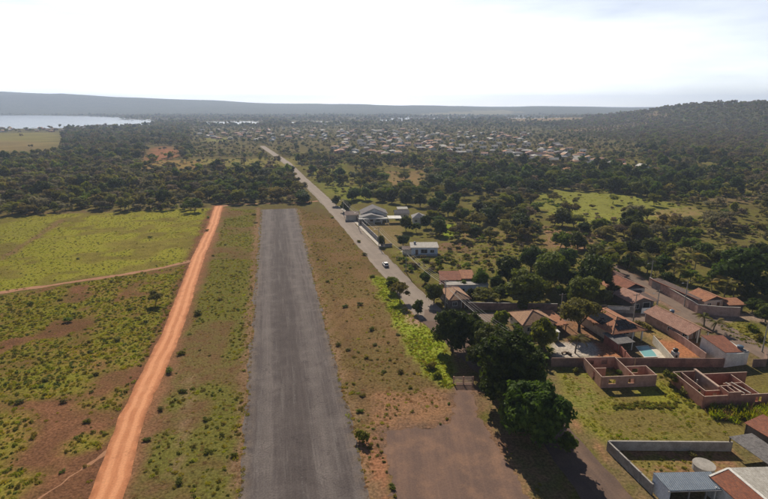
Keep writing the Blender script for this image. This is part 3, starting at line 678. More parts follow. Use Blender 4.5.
MAN = [('mango', 508, 285, 10.5, 9.5, 'dark mango at the left of the mango grove behind the brown wall'), ('mango', 531, 271, 10, 8.5, 'mango at the far side of the grove, half hidden'),
       ('mango', 550, 287, 13, 11, 'tall round mango in the middle of the grove'), ('mango', 524, 306, 14, 10, 'broad black-green mango directly behind the brown street wall'),
       ('mango', 593, 293, 12.5, 11.5, 'wide mango beside the small pink roofs of the back street'), ('mango', 581, 306, 11, 8.5, 'mango in front of the wide one, above the olive tree'),
       ('mango', 738, 290, 18, 13.5, 'huge spreading dark tree right of the palms'), ('mango', 565, 272, 9, 8, 'small mango behind the tall round one'),
       ('green', 393, 291, 5.5, 4.4, 'bushy tree on the left verge, farther from the junction'), ('olive', 400, 302, 7.0, 5.6, 'small tree on the left verge where the road meets the bright grass'), ('dark', 418, 314, 3.8, 4.0, 'small dark tree on the bare corner by the junction'),
       ('dark', 434, 303, 6.2, 6.0, 'dark tree beside the pinkish hip roof at the junction'), ('dark', 406, 231, 6.5, 7.0, 'round tree by the bright white canopy of the villa'),
       ('dark', 426, 228, 6, 6, 'tree in front of the pale house right of the villa'), ('dark', 381, 246, 4, 4.4, 'small tree at the near end of the villa wall'),
       ('dark', 403, 246, 6, 4.5, 'low bushy tree left of the white and blue house'), ('dark', 479, 292, 6.4, 7.6, 'dark tree at the right end of the blue-white building'),
       ('olive', 488, 304, 8, 4.6, 'brownish low tree behind the brown wall beside the blue-white building'), ('green', 462, 292, 4.5, 4.2, 'small green tree in the yard of the blue-white building'),
       ('green', 522, 313, 3.6, 3.4, 'bright small tree standing on the cross street kerb'), ('olive', 156, 304, 5.2, 3.8, 'lone small dark tree in the left field'),
       ('green', 670, 385, 3.4, 3.0, 'bushy green tree between the two unfinished houses'), ('dark', 470, 300, 3.5, 3.5, 'small bush-like tree at the corner of the brown wall'),
       ('dark', 346, 212, 7, 6.5, 'dark tree at the far end of the villa wall'), ('dark', 336, 206, 6, 6, 'dark tree on the road verge before the villa'),
       ('grey', 600, 388, 1.2, 1.2, None)]
VT = [(352, 201, 8, 'left of the villa gables'), (366, 200, 9, 'straight behind the villa gables'), (380, 201, 8, 'behind the right gable of the villa'), (392, 203, 9, 'behind the villa outbuilding'), (406, 205, 8, 'behind the small white roofed shed'), (420, 207, 9, 'behind the pale pyramid roof house'),
      (434, 212, 9, 'just right of the pale pyramid roof house'), (432, 222, 7, 'in front right of the pale pyramid roof house'), (448, 216, 10, 'on the left of the bright green patch'), (462, 222, 8, 'on the right of the bright green patch'), (440, 204, 9, 'farther back right of the pale pyramid roof house'), (455, 206, 9, 'at the back of the grove above the bright green patch'), (416, 232, 5, 'between the villa and the white and blue house')]
for px, py, wm, wh in VT: MAN.append(('dark' if wm > 7 else 'green', px, py, wm, wm * .85, 'dark leafy tree ' + wh))
for sp, px, py, wm, hm, lb in MAN:
    if lb: g_ = G(px, py); put_tree(sp, g_.x, g_.y, wm, hm, lb)
ORD = 'first second third fourth fifth sixth seventh eighth ninth tenth eleventh twelfth thirteenth fourteenth fifteenth sixteenth'.split()
ROWT = [(560, 250, 9), (577, 249, 9), (596, 263, 9), (614, 261, 9), (632, 258, 9), (650, 257, 10), (668, 260, 9), (705, 262, 10), (722, 270, 9), (690, 255, 9), (757, 262, 10), (775, 275, 12), (612, 272, 7), (660, 274, 7)]
for i, (px, py, wm) in enumerate(ROWT):
    g_ = G(px, py); put_tree('dark' if i % 3 else 'green', g_.x, g_.y, wm, 7.0, '%s tree, %s from the left in the dense row behind the palms' % ('dark' if i % 3 else 'green', ORD[sum(1 for t_ in ROWT if t_[0] < px)]), 'dark trees behind the palms')

LANDM = [(617, 278, 'the small pinkish hip roof'), (630, 292, 'the red hip roof house'), (640, 306, 'the pale sheet roof house'), (670, 293, 'the long dark shed'), (708, 303, 'the orange tiled compound house'), (738, 288, 'the huge spreading tree'), (735, 312, 'the orange lean-to'), (550, 287, 'the tall round mango'), (524, 306, 'the broad black-green mango'), (465, 288, 'the long blue-white building'), (540, 325, 'the tan hip roof'), (612, 325, 'the solar panel roof'), (579, 332, 'the corner olive tree'), (645, 270, 'the palms')]
GT = [(627, 268, 6), (640, 272, 6), (655, 277, 6), (668, 284, 5), (690, 284, 6), (702, 288, 5), (716, 286, 7), (748, 300, 6), (762, 296, 8), (752, 312, 5), (765, 322, 6), (604, 282, 6), (612, 296, 5), (604, 303, 5), (566, 300, 6), (545, 300, 7), (500, 300, 6), (556, 290, 7), (496, 290, 6), (572, 288, 7), (600, 274, 8), (470, 288, 5), (536, 318, 3.6), (586, 322, 4), (596, 330, 4), (514, 322, 4)]
for px, py, wm in GT:
    g_ = G(px, py); sp = random.choice(['dark', 'green', 'olive']); lm = min(LANDM, key=lambda q_: (G(q_[0], q_[1]) - g_).length)
    put_tree(sp, g_.x, g_.y, wm, wm * .8, '%s garden tree %s %s' % ({'dark': 'dark rounded', 'green': 'fresh green', 'olive': 'olive'}[sp], 'left of' if px < lm[0] else 'right of', lm[2]), 'garden trees of the back streets')
for px, py, wm, hm in [(497, 384, 8, 9), (500, 358, 7, 8), (528, 408, 8, 8.5), (480, 355, 7, 8)]:
    g_ = G(px, py); put_tree('mango', g_.x, g_.y, wm, hm, 'dark tree merged into the middle of the roadside row', 'merged trees of the roadside row')
# palms
def frondmesh(L, n=13):
    mb = MB(); pts = [(0, 0, 0)]; 
    c = lambda t: Vector((L * t * (1 - .12 * t), 0, L * (.42 * t - .78 * t * t)))
    mb.tube([c(i / 5) for i in range(6)], [.05, .045, .04, .03, .02, .01], 3, False)
    for i in range(1, n + 1):
        t = i / n; p_ = c(t); l = L * .30 * math.sin(math.pi * (.12 + .8 * t)) + .1
        for s in (-1, 1):
            e = p_ + Vector((l * .45, s * l * .85, -l * .35)); wv = Vector((.07 * L / 2.5, 0, 0))
            mb.add([p_ - wv, p_ + wv, e + wv * .3, e - wv * .5], [(0, 1, 2, 3)])
    V = np.array(mb.v); me = mb.mesh('frond', 'palm_leaf'); a = me.attributes.new('lr', 'FLOAT', 'POINT'); a.data.foreach_set('value', np.linspace(.2, .9, len(me.vertices)).astype(np.float32))
    return me
FR = [frondmesh(3.4, 17), frondmesh(4.0, 17)]
def palm(px, py, h, label, group=None, nf=13):
    g_ = G(px, py); t = thing('palm_tree', label, 'palm', g_, random.uniform(0, 6.28), group)
    bx, by = random.uniform(-.4, .4), random.uniform(-.4, .4)
    MB().tube([(0, 0, -.1), (bx * .3, by * .3, h * .5), (bx, by, h)], [.2, .15, .12], 7).build('trunk', 'palm_bark', t)
    for i in range(nf):
        f = link('frond', random.choice(FR), t, (bx, by, h), 0)
        f.rotation_euler = (random.uniform(-.3, .3), -random.uniform(-.35, .75), 2 * math.pi * i / nf * 1.6 + random.uniform(-.2, .2)); s = random.uniform(.85, 1.15) * min(1, h / 6 + .2); f.scale = (s, s, s)
palm(575, 353, 3.6, 'small palm on the pale concrete yard')
for i, (px, py, h) in enumerate([(604, 268, 6), (629, 270, 6), (647, 275, 6.5), (673, 278, 4.5), (679, 282, 4), (683, 274, 6.5), (694, 273, 6.5)]):
    palm(px, py, h, '%s coconut palm from the left behind the long grey-pink wall' % ORD[i], 'palms behind the long wall')
for i, (px, py, h) in enumerate([(711, 296, 4), (724, 297, 4.5), (733, 299, 4)]):
    palm(px, py, h, '%s yellowish palm from the left behind the orange tiled compound house' % ORD[i], 'palms behind the orange tiled roof')
palm(704, 326, 2.6, 'low bright palm beside the pink tiled roof, nearer the street corner', nf=11); palm(713, 331, 2.4, 'low darker palm beside the pink tiled roof, nearer the camera', nf=11)
# banana plants
def bananaleaf():
    mb = MB(); n = 6; v = []; f = []
    for i in range(n + 1):
        t = i / n; p_ = Vector((1.7 * t * (1 - .2 * t), 0, 1.5 * t - 1.25 * t * t)); wd = .3 * math.sin(math.pi * (.08 + .86 * t)) + .02
        v += [(p_.x, -wd, p_.z + .04), (p_.x, 0, p_.z - .04), (p_.x, wd, p_.z + .04)]
    for i in range(n):
        for k in range(2): f.append((3 * i + k, 3 * i + k + 1, 3 * i + k + 4, 3 * i + k + 3))
    me = MB().add(v, f).mesh('leaf', 'bright_leaf'); a = me.attributes.new('lr', 'FLOAT', 'POINT'); a.data.foreach_set('value', np.random.default_rng(1).random(len(me.vertices)).astype(np.float32)); return me
BL = bananaleaf()
for i, (px, py) in enumerate([(518, 336), (521, 341), (526, 346), (516, 331), (531, 352), (537, 357), (546, 361), (549, 358), (541, 363), (534, 361), (528, 354), (543, 366)]):
    g_ = G(px, py); t = thing('banana_plant', 'banana plant in the leafy row left of the concrete yard', 'plant', g_, random.uniform(0, 6), 'banana plants along the lot edge')
    h = random.uniform(1.2, 2.2)
    MB().tube([(0, 0, -.1), (.03, 0, h)], [.16, .1], 6).build('stem', 'green_leaf', t)
    for k in range(8):
        f = link('leaf', BL, t, (.03, 0, h * random.uniform(.8, 1))); f.rotation_euler = (0, -random.uniform(-.2, .5), 2.4 * k + random.uniform(-.3, .3)); s = random.uniform(.75, 1.2); f.scale = (s, s, s)

# ------------------------------------------------------------------ scatter: one mesh object holds its templates and its points; nodes put them out
def scatter_group():
    if 'scatter' in bpy.data.node_groups: return bpy.data.node_groups['scatter']
    ng = bpy.data.node_groups.new('scatter', 'GeometryNodeTree')
    ng.interface.new_socket('Geometry', in_out='INPUT', socket_type='NodeSocketGeometry'); ng.interface.new_socket('Geometry', in_out='OUTPUT', socket_type='NodeSocketGeometry')
    N = ng.nodes; Lk = ng.links; gi = N.new('NodeGroupInput'); go = N.new('NodeGroupOutput')
    def attr(nm, ty):
        a = N.new('GeometryNodeInputNamedAttribute'); a.data_type = ty; a.inputs['Name'].default_value = nm; return a.outputs['Attribute']
    def sep(k):
        c = N.new('FunctionNodeCompare'); c.data_type = 'INT'; c.operation = 'EQUAL'
        Lk.new(attr('tid', 'INT'), [s for s in c.inputs if s.type == 'INT'][0]); [s for s in c.inputs if s.type == 'INT'][1].default_value = k
        s = N.new('GeometryNodeSeparateGeometry'); s.domain = 'POINT'; Lk.new(gi.outputs[0], s.inputs[0]); Lk.new(c.outputs[0], s.inputs['Selection']); return s.outputs[0]
    jn = N.new('GeometryNodeJoinGeometry')
    for k in range(5, -1, -1):      # join puts the last link first
        t = N.new('GeometryNodeGeometryToInstance'); Lk.new(sep(k), t.inputs[0]); Lk.new(t.outputs[0], jn.inputs[0])
    ip = N.new('GeometryNodeInstanceOnPoints'); Lk.new(sep(-1), ip.inputs['Points']); Lk.new(jn.outputs[0], ip.inputs['Instance'])
    ip.inputs['Pick Instance'].default_value = True
    Lk.new(attr('pick', 'INT'), ip.inputs['Instance Index']); Lk.new(attr('rot', 'FLOAT_VECTOR'), ip.inputs['Rotation']); Lk.new(attr('scl', 'FLOAT_VECTOR'), ip.inputs['Scale'])
    Lk.new(ip.outputs[0], go.inputs[0]); return ng
def scatter(name, label, cat, templates, pts, pick, scl, rz=None, tilt=.06):
    """templates: up to 6 of (V, Q, lr, matname); pts Nx3, pick N, scl Nx3"""
    T = [templates[i % len(templates)] for i in range(6)]
    Vs = []; Qs = []; lrs = []; tid = []; mi = []; mats = []; n0 = 0
    for k, (V, Q, lr, mt) in enumerate(T):
        Vs.append(V); Qs.append(Q + n0); lrs.append(lr); tid.append(np.full(len(V), k)); n0 += len(V)
        if mt not in mats: mats.append(mt)
        mi.append(np.full(len(Q), mats.index(mt)))
    N = len(pts); Vs.append(pts); lrs.append(np.zeros(N)); tid.append(np.full(N, -1))
    V = np.vstack(Vs); me = npmesh(name, V, np.vstack(Qs))
    for mt in mats: me.materials.append(MATS[mt])
    me.polygons.foreach_set('material_index', np.concatenate(mi).astype(np.int32))
    def put(nm, ty, data, fld):
        a = me.attributes.new(nm, ty, 'POINT'); a.data.foreach_set(fld, data.ravel())
    pad = n0
    put('lr', 'FLOAT', np.concatenate(lrs).astype(np.float32), 'value'); put('tid', 'INT', np.concatenate(tid).astype(np.int32), 'value')
    put('pick', 'INT', np.concatenate([np.zeros(pad), pick]).astype(np.int32), 'value')
    rz = rng.random(N) * 6.283 if rz is None else rz
    rt = np.stack([rng.normal(size=N) * tilt, rng.normal(size=N) * tilt, rz], -1)
    put('rot', 'FLOAT_VECTOR', np.vstack([np.zeros((pad, 3)), rt]).astype(np.float32), 'vector')
    put('scl', 'FLOAT_VECTOR', np.vstack([np.zeros((pad, 3)), scl]).astype(np.float32), 'vector')
    o = link(name, me); mod = o.modifiers.new('scatter', 'NODES'); mod.node_group = scatter_group()
    return setp(o, label, cat, kind='stuff')

def lowtree(seed, kind, mat, n, leaf, w=7.5, h=6.2, base=1.0, core=.82, nl=6):
    L = lobes_round(seed, w, h, base, nl) if kind == 'round' else lobes_open(seed, w, h, base, nl)
    V, Q, lr = leaves(seed, L, n, leaf, core, corelev=(6, 5))
    return V, Q, lr, mat
def withtrunk(t, h=1.8, r=.16):
    V, Q, lr, mat = t; a = np.array([(-r, -r, -.2), (r, -r, -.2), (r, r, -.2), (-r, r, -.2), (-r, -r, h), (r, -r, h), (r, r, h), (-r, r, h)])
    q2 = np.array([(0, 1, 5, 4), (1, 2, 6, 5), (2, 3, 7, 6), (3, 0, 4, 7)]) + len(V)
    return np.vstack([V, a]), np.vstack([Q, q2]), np.concatenate([lr, np.zeros(8)]), mat
LOWT = [withtrunk(lowtree(301, 'round', 'mango_leaf', 420, .55)), withtrunk(lowtree(302, 'open', 'olive_leaf', 380, .5, core=.78, nl=9)), withtrunk(lowtree(303, 'open', 'olive_leaf', 380, .5, core=.72, nl=10)),
        withtrunk(lowtree(304, 'open', 'grey_leaf', 330, .46, core=.65, nl=10)), withtrunk(lowtree(305, 'open', 'green_leaf', 380, .5, core=.75, nl=9)), withtrunk(lowtree(306, 'round', 'green_leaf', 420, .52))]

# ------------------------------------------------------------------ where trees stand
def candidates(spacing, x0, x1, y0, y1):
    xs = np.arange(x0, x1, spacing); ys = np.arange(y0, y1, spacing); A, B = np.meshgrid(xs, ys)
    A = A + (rng.random(A.shape) - .5) * spacing * .95; B = B + (rng.random(B.shape) - .5) * spacing * .95
    return A.ravel(), B.ravel()
CLEAR = [[(-150, 132), (60, 131), (64, 141), (56, 156), (-150, 160)], [(140, 158), (294, 157), (302, 169), (280, 172), (160, 172), (140, 168)], [(146, 144), (182, 147), (178, 160), (150, 168), (143, 163)],
         [(532, 194), (560, 190), (620, 194), (694, 206), (696, 216), (640, 226), (585, 229), (546, 220)], [(320, 186), (358, 186), (372, 202), (345, 205)],
         [(205, 138), (232, 138), (232, 143), (205, 143)], [(384, 172), (425, 170), (430, 188), (392, 190)], [(505, 118.5), (572, 118), (590, 122), (545, 124.5), (508, 122.5)],
         [(590, 116), (660, 113.5), (700, 114.5), (640, 119.5), (600, 120)], [(440, 224), (457, 224), (458, 240), (440, 240)], [(536, 227), (600, 236), (585, 250), (548, 246)], [(0, 126.5), (64, 126.5), (64, 133), (0, 133)]]
roadd = lambda x, y: segdist(x, y, ROAD, False)
def density(x, y):
    px, py = flatpx(x, y); d = np.zeros(x.shape)
    left = px < np.interp(py, [140, 163, 178, 205, 215], [255, 284, 298, 326, 336])
    edge = 211 + (vnoise(x, y, 22, 41) - .5) * 3 + np.where(px < 60, 3, 0) - np.where(px > 205, 7.5, 0)
    d = np.where(left & (py > 150) & (py < edge), .55 + .43 * sstep(.25, .45, vnoise(x, y, 21, 49)), d)                    # wood at the runway's end
    d = np.where((py <= 162) & (py > 118) & ~left, .6, d); d = np.where(left & (py <= 150) & (py > 127), .6, d)
    clump = vnoise(x, y, 26, 42)
    d = np.where(~left & (py < 236) & (py > 160), .12 + .55 * sstep(.36, .62, clump), d)
    band = (py > 172 + (px - 430) * .02) & (py < 192 + (px - 430) * .035) & (px > 420) & (px < 720)
    d = np.where(~left & band, .95, d)
    d = np.where(~left & (py >= 228) & (py < 266) & (px > 560 ), .80, d)
    d = np.where(~left & (py >= 222) & (py < 274) & (px <= 570) & (px > 400), .22 + .3 * (px > 470), d)
    d = np.where(~left & (py > 195) & (py < 262) & (px > 690), .25 + .4 * sstep(.35, .6, clump), d)
    d = np.where((py <= 160) & (py > 127) & (px > 190) & (px < 640) & (y < 1500), np.where(px < 350, .34, .46), d)                    # town and beyond
    d = np.where((py <= 127) & (py > 109), .2 + .6 * sstep(.35, .6, vnoise(x, y, 130, 47)), d)
    hl = (x > 380) & (y > 560) & (px > 560); d = np.where(hl, .80 + .18 * sstep(.3, .55, vnoise(x, y, 70, 48)), d)        # the hill
    for i_, c in enumerate(CLEAR): d = np.where(inpoly(px, py, c), .004 if i_ == 0 else .06, d)
    d = np.where(roadd(x, y) < 7, 0, d)
    d = np.where(inpoly(px, py, [(338, 203), (352, 200), (426, 205), (430, 226), (404, 228), (392, 250), (380, 250)]), 0, d)
    d = np.where(inpoly(px, py, [(398, 240), (442, 240), (444, 262), (400, 262)]), 0, d); d = np.where(inpoly(px, py, [(436, 266), (492, 266), (492, 300), (436, 300)]), 0, d)
    d = np.where((px < 425) & (py > 226) & (px > 340), d * .15, d)
    for LK in LAKES: d = np.where(inpoly(x, y, LK), 0, d)
    d = np.where((py > 276) | ((py > 266) & (px > 595)), 0, d)
    d = np.where((px < 345) & (py > 214.5), 0, d)
    return d, px, py
def kindat(x, y, px, py):
    """index into LOWT / species"""
    u = rng.random(len(x)); big = vnoise(x, y, 60, 44)
    k = np.select([u < .20, u < .42, u < .64, u < .80, u < .92], [0, 1, 2, 3, 4], 5)
    scrub = ((px > 690) & (py > 195)) | ((px < 180) & (py > 165) & (big > .5))
    k = np.where(scrub & (u < .30), 3, k); k = np.where(scrub & (u >= .30) & (u < .5), 2, k)
    hl = (x > 380) & (y > 560) & (px > 560); k = np.where(hl & (u < .25), 3, k)
    band = (py > 170) & (py < 196) & (px > 420) & (px < 720); k = np.where(band & (u < .7), 0, k)
    return k
PA = []
for sp_, x0, x1, y0, y1 in [(6.3, -520, 680, 215, 640), (7.0, -1150, 1300, 640, 1100), (9.5, -1900, 2100, 1100, 1900), (16, -2600, 2600, 1900, 3300)]:
    x, y = candidates(sp_, x0, x1, y0, y1); d, px, py = density(x, y)
    ok = (rng.random(len(x)) < d) & (px > -170) & (px < 940)
    x, y, px, py = x[ok], y[ok], px[ok], py[ok]; z = terrain(x, y)
    wm = np.where(y < 640, 7.4, np.where(y < 1100, 7.0, np.where(y < 1900, 8.0, 9.5))) * (.60 + .80 * rng.random(len(x)) ** 1.6)
    k = kindat(x, y, px, py); wm = np.where(k == 0, wm * 1.15, wm)
    twn = (py <= 160) & (py > 127) & (px > 190) & (px < 640); wm = np.where(twn, wm * .64, wm)
    PA.append(np.stack([x, y, z, wm, k, px, py], -1))
PA = np.vstack(PA)
# keep trees off the houses of the town (placed below)
TOWN = []
tr = random.Random(5)
def town(n, poly, mind):
    xs = [p_[0] for p_ in poly]; ys = [p_[1] for p_ in poly]; c = 0; tries = 0
    while c < n and tries < 6000:
        tries += 1; px = tr.uniform(min(xs), max(xs)); py = tr.uniform(min(ys), max(ys))
        if not inpoly(np.array([px]), np.array([py]), poly)[0]: continue
        g_ = G(px, py)
        if any((g_.x - t[0]) ** 2 + (g_.y - t[1]) ** 2 < mind ** 2 for t in TOWN): continue
        if roadd(np.array([g_.x]), np.array([g_.y]))[0] < 12: continue
        TOWN.append((g_.x, g_.y, tr.uniform(7, 11.5), tr.uniform(5.5, 8.5), tr.uniform(2.3, 3.2), tr.uniform(-.4, .4) + tr.choice([0, 0, 1.5]))); c += 1
town(60, [(195, 131), (300, 129), (345, 130), (345, 140), (280, 142), (200, 139)], 20)
town(70, [(335, 131), (420, 130), (430, 145), (400, 150), (340, 146)], 18)
town(95, [(410, 131), (520, 132), (600, 158), (560, 163), (470, 156), (415, 150)], 15)
town(30, [(535, 153), (600, 160), (650, 170), (640, 173), (570, 165), (530, 160)], 15)
town(16, [(330, 148), (400, 152), (400, 158), (340, 156)], 20)
NSHORE = len(TOWN)
town(16, [(-12, 128.6), (64, 128.2), (64, 132), (-12, 132.4)], 24)
for (hx, hy, hw, hd, hh, hr) in TOWN:
    gap = np.hypot(PA[:, 0] - hx, PA[:, 1] - hy) > 8 
    front = (np.abs(PA[:, 0] * hy / np.maximum(PA[:, 1], 1) - hx) < 6) & (PA[:, 1] < hy) & (PA[:, 1] > hy - 18) & (tr.random() < .75) 
    PA = PA[gap & ~front]
app = PA[:, 3] / np.hypot(PA[:, 0], PA[:, 1])
vis = (PA[:, 5] > -5) & (PA[:, 5] < 773)
order = np.argsort(-np.where(vis, app, 0)); NIND = 235
ind, rest = PA[order[:NIND]], PA[order[NIND:]]
SPN = ['dark', 'olive', 'olive', 'grey', 'green', 'green']
def area(px, py):
    if px < 110 and py > 190: return 'tree on the edge of the left wood', 'trees at the edge of the left wood'
    if px < 215 and py > 190: return 'tree of the wood behind the green field', 'trees above the dirt road'
    if px < 335 and py > 195 and px < np.interp(py, [163, 178, 205, 215], [284, 298, 326, 336]): return 'tree closing off the airstrip end', 'trees at the end of the airstrip'
    if px < 310 and py <= 198: return 'tree deep in the wood', 'trees inside the wood beyond the airstrip'
    if px < 400 and py < 215: return 'tree along the road beyond the villa', 'trees along the far road'
    if px > 690: return 'tree in the scrub below the hill', 'scrub trees below the hill'
    if py > 228 and px > 545: return 'tree between green paddock and palms', 'trees below the green paddock'
    if py > 222: return 'tree in the rough grass behind houses', 'trees in the rough grass'
    if px > 530 and py > 190: return 'tree around the green paddock', 'trees around the green paddock'
    return 'tree of the middle grove', 'trees of the middle grove'
LOOK = {'dark': 'dark rounded', 'olive': 'olive open-crowned', 'grey': 'greyish brown thin', 'green': 'fresh green leafy', 'mango': 'dense dark'}
rows = [(area(r_[5], r_[6]), r_) for r_ in ind]; byg = {}
for (lb, gp), r_ in rows: byg.setdefault(gp, []).append(r_)
for (lb, gp), r_ in rows:
    x, y, z, wm, k, px, py = r_; sp = SPN[int(k)]; g_ = byg[gp]; q_ = sorted(t_[5] for t_ in g_); n_ = len(q_)
    part = '' if n_ < 4 else (', left third' if px <= q_[n_ // 3] else ', middle third' if px <= q_[2 * n_ // 3] else ', right third')
    if n_ > 3 and part:
        dq_ = sorted(t_[6] for t_ in g_); part += ', nearer side' if py > dq_[n_ // 2] else ', farther side'
    big_ = 'widest ' if wm >= max(t_[3] for t_ in g_) - 1e-6 else ''
    for a_ in ('savanna tree', 'dark tree', 'greyish scrub tree', 'small tree', 'tree'):
        if lb.startswith(a_): lb = big_ + LOOK[sp] + ' tree' + lb[len(a_):] + part; break
    ws = lb.split()
    if len(ws) > 16: lb = ' '.join(ws[:16])
    put_tree(sp, x, y, wm * 1.05, wm * random.uniform(.62, .95), lb, gp, z=z)
def split_stuff(mask, name, label):
    Q_ = rest[mask]; s = Q_[:, 3] / 7.5
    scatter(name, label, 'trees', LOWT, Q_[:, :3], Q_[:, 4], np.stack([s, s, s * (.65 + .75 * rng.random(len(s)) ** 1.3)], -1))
hillm = (rest[:, 0] > 380) & (rest[:, 1] > 560) & (rest[:, 5] > 560)
nearm = (rest[:, 1] < 680) & ~hillm
split_stuff(nearm, 'woodland', 'brown and green woodland massed beyond the airstrip and villa')
split_stuff(hillm, 'hill_woodland', 'dark woodland covering the hill on the right')
split_stuff(~nearm & ~hillm, 'far_woodland', 'hazy trees spread through the far town and plain')

# ------------------------------------------------------------------ grass and weeds
def tuft(seed, n, wd, ht, mat, bw=.07, lean=.6):
    r = np.random.default_rng(seed); a = r.random(n) * 6.283; q = wd / 2 * np.sqrt(r.random(n)) 
    bx, by = q * np.cos(a), q * np.sin(a); h = ht * (.55 + .6 * r.random(n)) * (1 - .5 * (q / (wd / 2)) ** 2)
    ta = a + r.normal(size=n) * .8; l = h * lean * (.3 + r.random(n)); fa = r.random(n) * 6.283
    cx, cy = np.cos(fa) * bw, np.sin(fa) * bw
    V = np.stack([np.stack([bx - cx, by - cy, np.full(n, -.03)], -1), np.stack([bx + cx, by + cy, np.full(n, -.03)], -1),
                  np.stack([bx + np.cos(ta) * l + cx * .5, by + np.sin(ta) * l + cy * .5, h], -1), np.stack([bx + np.cos(ta) * l - cx * .5, by + np.sin(ta) * l - cy * .5, h * .96], -1)], 1).reshape(-1, 3)
    return V, np.arange(4 * n).reshape(-1, 4), np.repeat(r.random(n), 4), mat
def weed(seed, wd, ht, mat, n=120, leaf=.13):
    r = random.Random(seed); L = [(r.uniform(-.3, .3) * wd, r.uniform(-.3, .3) * wd, ht * r.uniform(.25, .45), wd * r.uniform(.2, .34), wd * r.uniform(.2, .34), ht * r.uniform(.35, .6)) for i in range(4)]
    return leaves(seed, L, n, leaf, 0, .1, up=.9) + (mat,)
def pts_in(poly, spacing, prob=None, world=False, avoid=True):
    wp = poly if world else wpoly(poly); xs = [p_[0] for p_ in wp]; ys = [p_[1] for p_ in wp]
    x, y = candidates(spacing, min(xs), max(xs), min(ys), max(ys)); ok = inpoly(x, y, wp)
    if avoid:
        ok &= roadd(x, y) > 4.3
        ok &= segdist(x, y, [tuple(p_)[:2] for p_ in dpts] + [tuple(dpts[-1] + dd * 60)[:2]], False) > 2.9
        ok &= segdist(x, y, [tuple(ra - dirn * 110)[:2], tuple(rb)[:2]], False) > 10.0
        ok &= ~inpoly(x, y, [tuple(p_)[:2] for p_ in ap])
    x, y = x[ok], y[ok]
    if prob is not None: k = rng.random(len(x)) < prob(x, y); x, y = x[k], y[k]
    return x, y
def put(name, label, cat, T, x, y, s0, s1, pick=None, zs=(.7, 1.2)):
    n = len(x); s = s0 + (s1 - s0) * rng.random(n) ** 1.6
    scatter(name, label, cat, T, np.stack([x, y, np.zeros(n)], -1), rng.integers(0, 6, n) if pick is None else pick, np.stack([s, s * (.8 + .4 * rng.random(n)), s * (zs[0] + (zs[1] - zs[0]) * rng.random(n))], -1))
TG = [tuft(1, 70, 1.3, .42, 'grass_green', .05), tuft(2, 60, 1.0, .36, 'grass_green', .05), weed(3, 1.2, .5, 'grass_green'), weed(4, 1.0, .4, 'green_leaf', 100), tuft(5, 60, 1.1, .34, 'grass_green', .05), weed(6, 1.3, .45, 'grass_green', 130)]
TD = [tuft(11, 50, 1.0, .3, 'grass_dry', .035), tuft(12, 40, .8, .26, 'grass_dry', .035), tuft(13, 45, 1.1, .3, 'grass_dry', .035)]
TV = [tuft(21, 70, 1.1, .5, 'grass_vivid', .06), weed(22, 1.0, .5, 'grass_vivid', 130), tuft(23, 60, 1.0, .45, 'grass_vivid', .06)]
cl = clv
x, y = pts_in(LL, .85, lambda x, y: .04 + .8 * cl(x, y)); put('field_grass', 'green tussocks and weeds over the lower left field', 'grass', TG, x, y, .35, 1.0)
x, y = pts_in(LU, 1.25, lambda x, y: .10 + .55 * cl(x, y)); put('field_grass', 'yellow green grass over the upper left field', 'grass', TG, x, y, .3, .85, zs=(.4, .8))
SL = [(228, 209), (257, 210), (238, 520), (128, 520), (188, 333)]
x, y = pts_in(SL, .95, lambda x, y: .03 + .55 * cl(x, y)); put('verge_weeds', 'weeds between the dirt road and the airstrip', 'weeds', TG, x, y, .3, .85)
x, y = pts_in(SL, 1.0, lambda x, y: np.full(x.shape, .38)); put('verge_grass', 'dry grass between the dirt road and the airstrip', 'grass', TD, x, y, .35, .9, zs=(.6, 1))
SR = [(300, 209), (340, 222), (376, 280), (440, 372), (450, 400), (384, 430), (372, 520), (366, 480)]
x, y = pts_in(SR, .8, lambda x, y: .25 + .35 * cl(x, y)); put('verge_grass', 'dry brown grass between the airstrip and the road', 'grass', TD, x, y, .35, .85, zs=(.6, 1))
x, y = pts_in(SR, 1.1, lambda x, y: .01 + .30 * cl(x, y)); put('verge_weeds', 'scattered green weeds right of the airstrip', 'weeds', TG, x, y, .3, .8)
GV = [(372, 276), (386, 279), (399, 296), (425, 321), (444, 345), (449, 362), (457, 384), (448, 389), (429, 377), (409, 351), (392, 318)]
x, y = pts_in(GV, .6, lambda x, y: .45 + .5 * cl(x, y)); put('bright_grass', 'bright green grass strip along the road to the gate', 'grass', TV + TG[:2], x, y, .3, .85, zs=(.4, .8))
LT = [(560, 368), (598, 392), (704, 412), (735, 438), (606, 440), (574, 418)]
x, y = pts_in(LT, .62, lambda x, y: .18 + .6 * cl(x, y)); put('lot_grass', 'green grass over the empty lot', 'grass', TG[:2] + [TD[0]] + TG[4:5] + TV[:1] + TG[1:2], x, y, .25, .75, zs=(.4, .9))
x, y = pts_in([(566, 368), (600, 370), (600, 384), (584, 376)], .7, lambda x, y: .3 + .5 * cl(x, y)); put('lot_grass', 'grass left of the smaller unfinished house', 'grass', TG, x, y, .25, .6)
x, y = pts_in([(658, 372), (676, 384), (700, 408), (690, 408), (656, 392)], .6, lambda x, y: .3 + .5 * cl(x, y)); put('lot_grass', 'grass between the two unfinished houses', 'grass', TG + TV[:0], x, y, .3, .8)
x, y = pts_in([(708, 411), (900, 409), (900, 428), (746, 424), (714, 418)], .5, lambda x, y: .5 + .45 * cl(x, y)); put('tall_grass', 'tall yellow green grass below the larger unfinished house', 'grass', [tuft(31, 80, 1.0, 1.0, 'grass_vivid', .05), tuft(32, 70, .9, .9, 'grass_dry', .04), tuft(33, 80, 1.0, .95, 'grass_vivid', .05)], x, y, .9, 1.8)
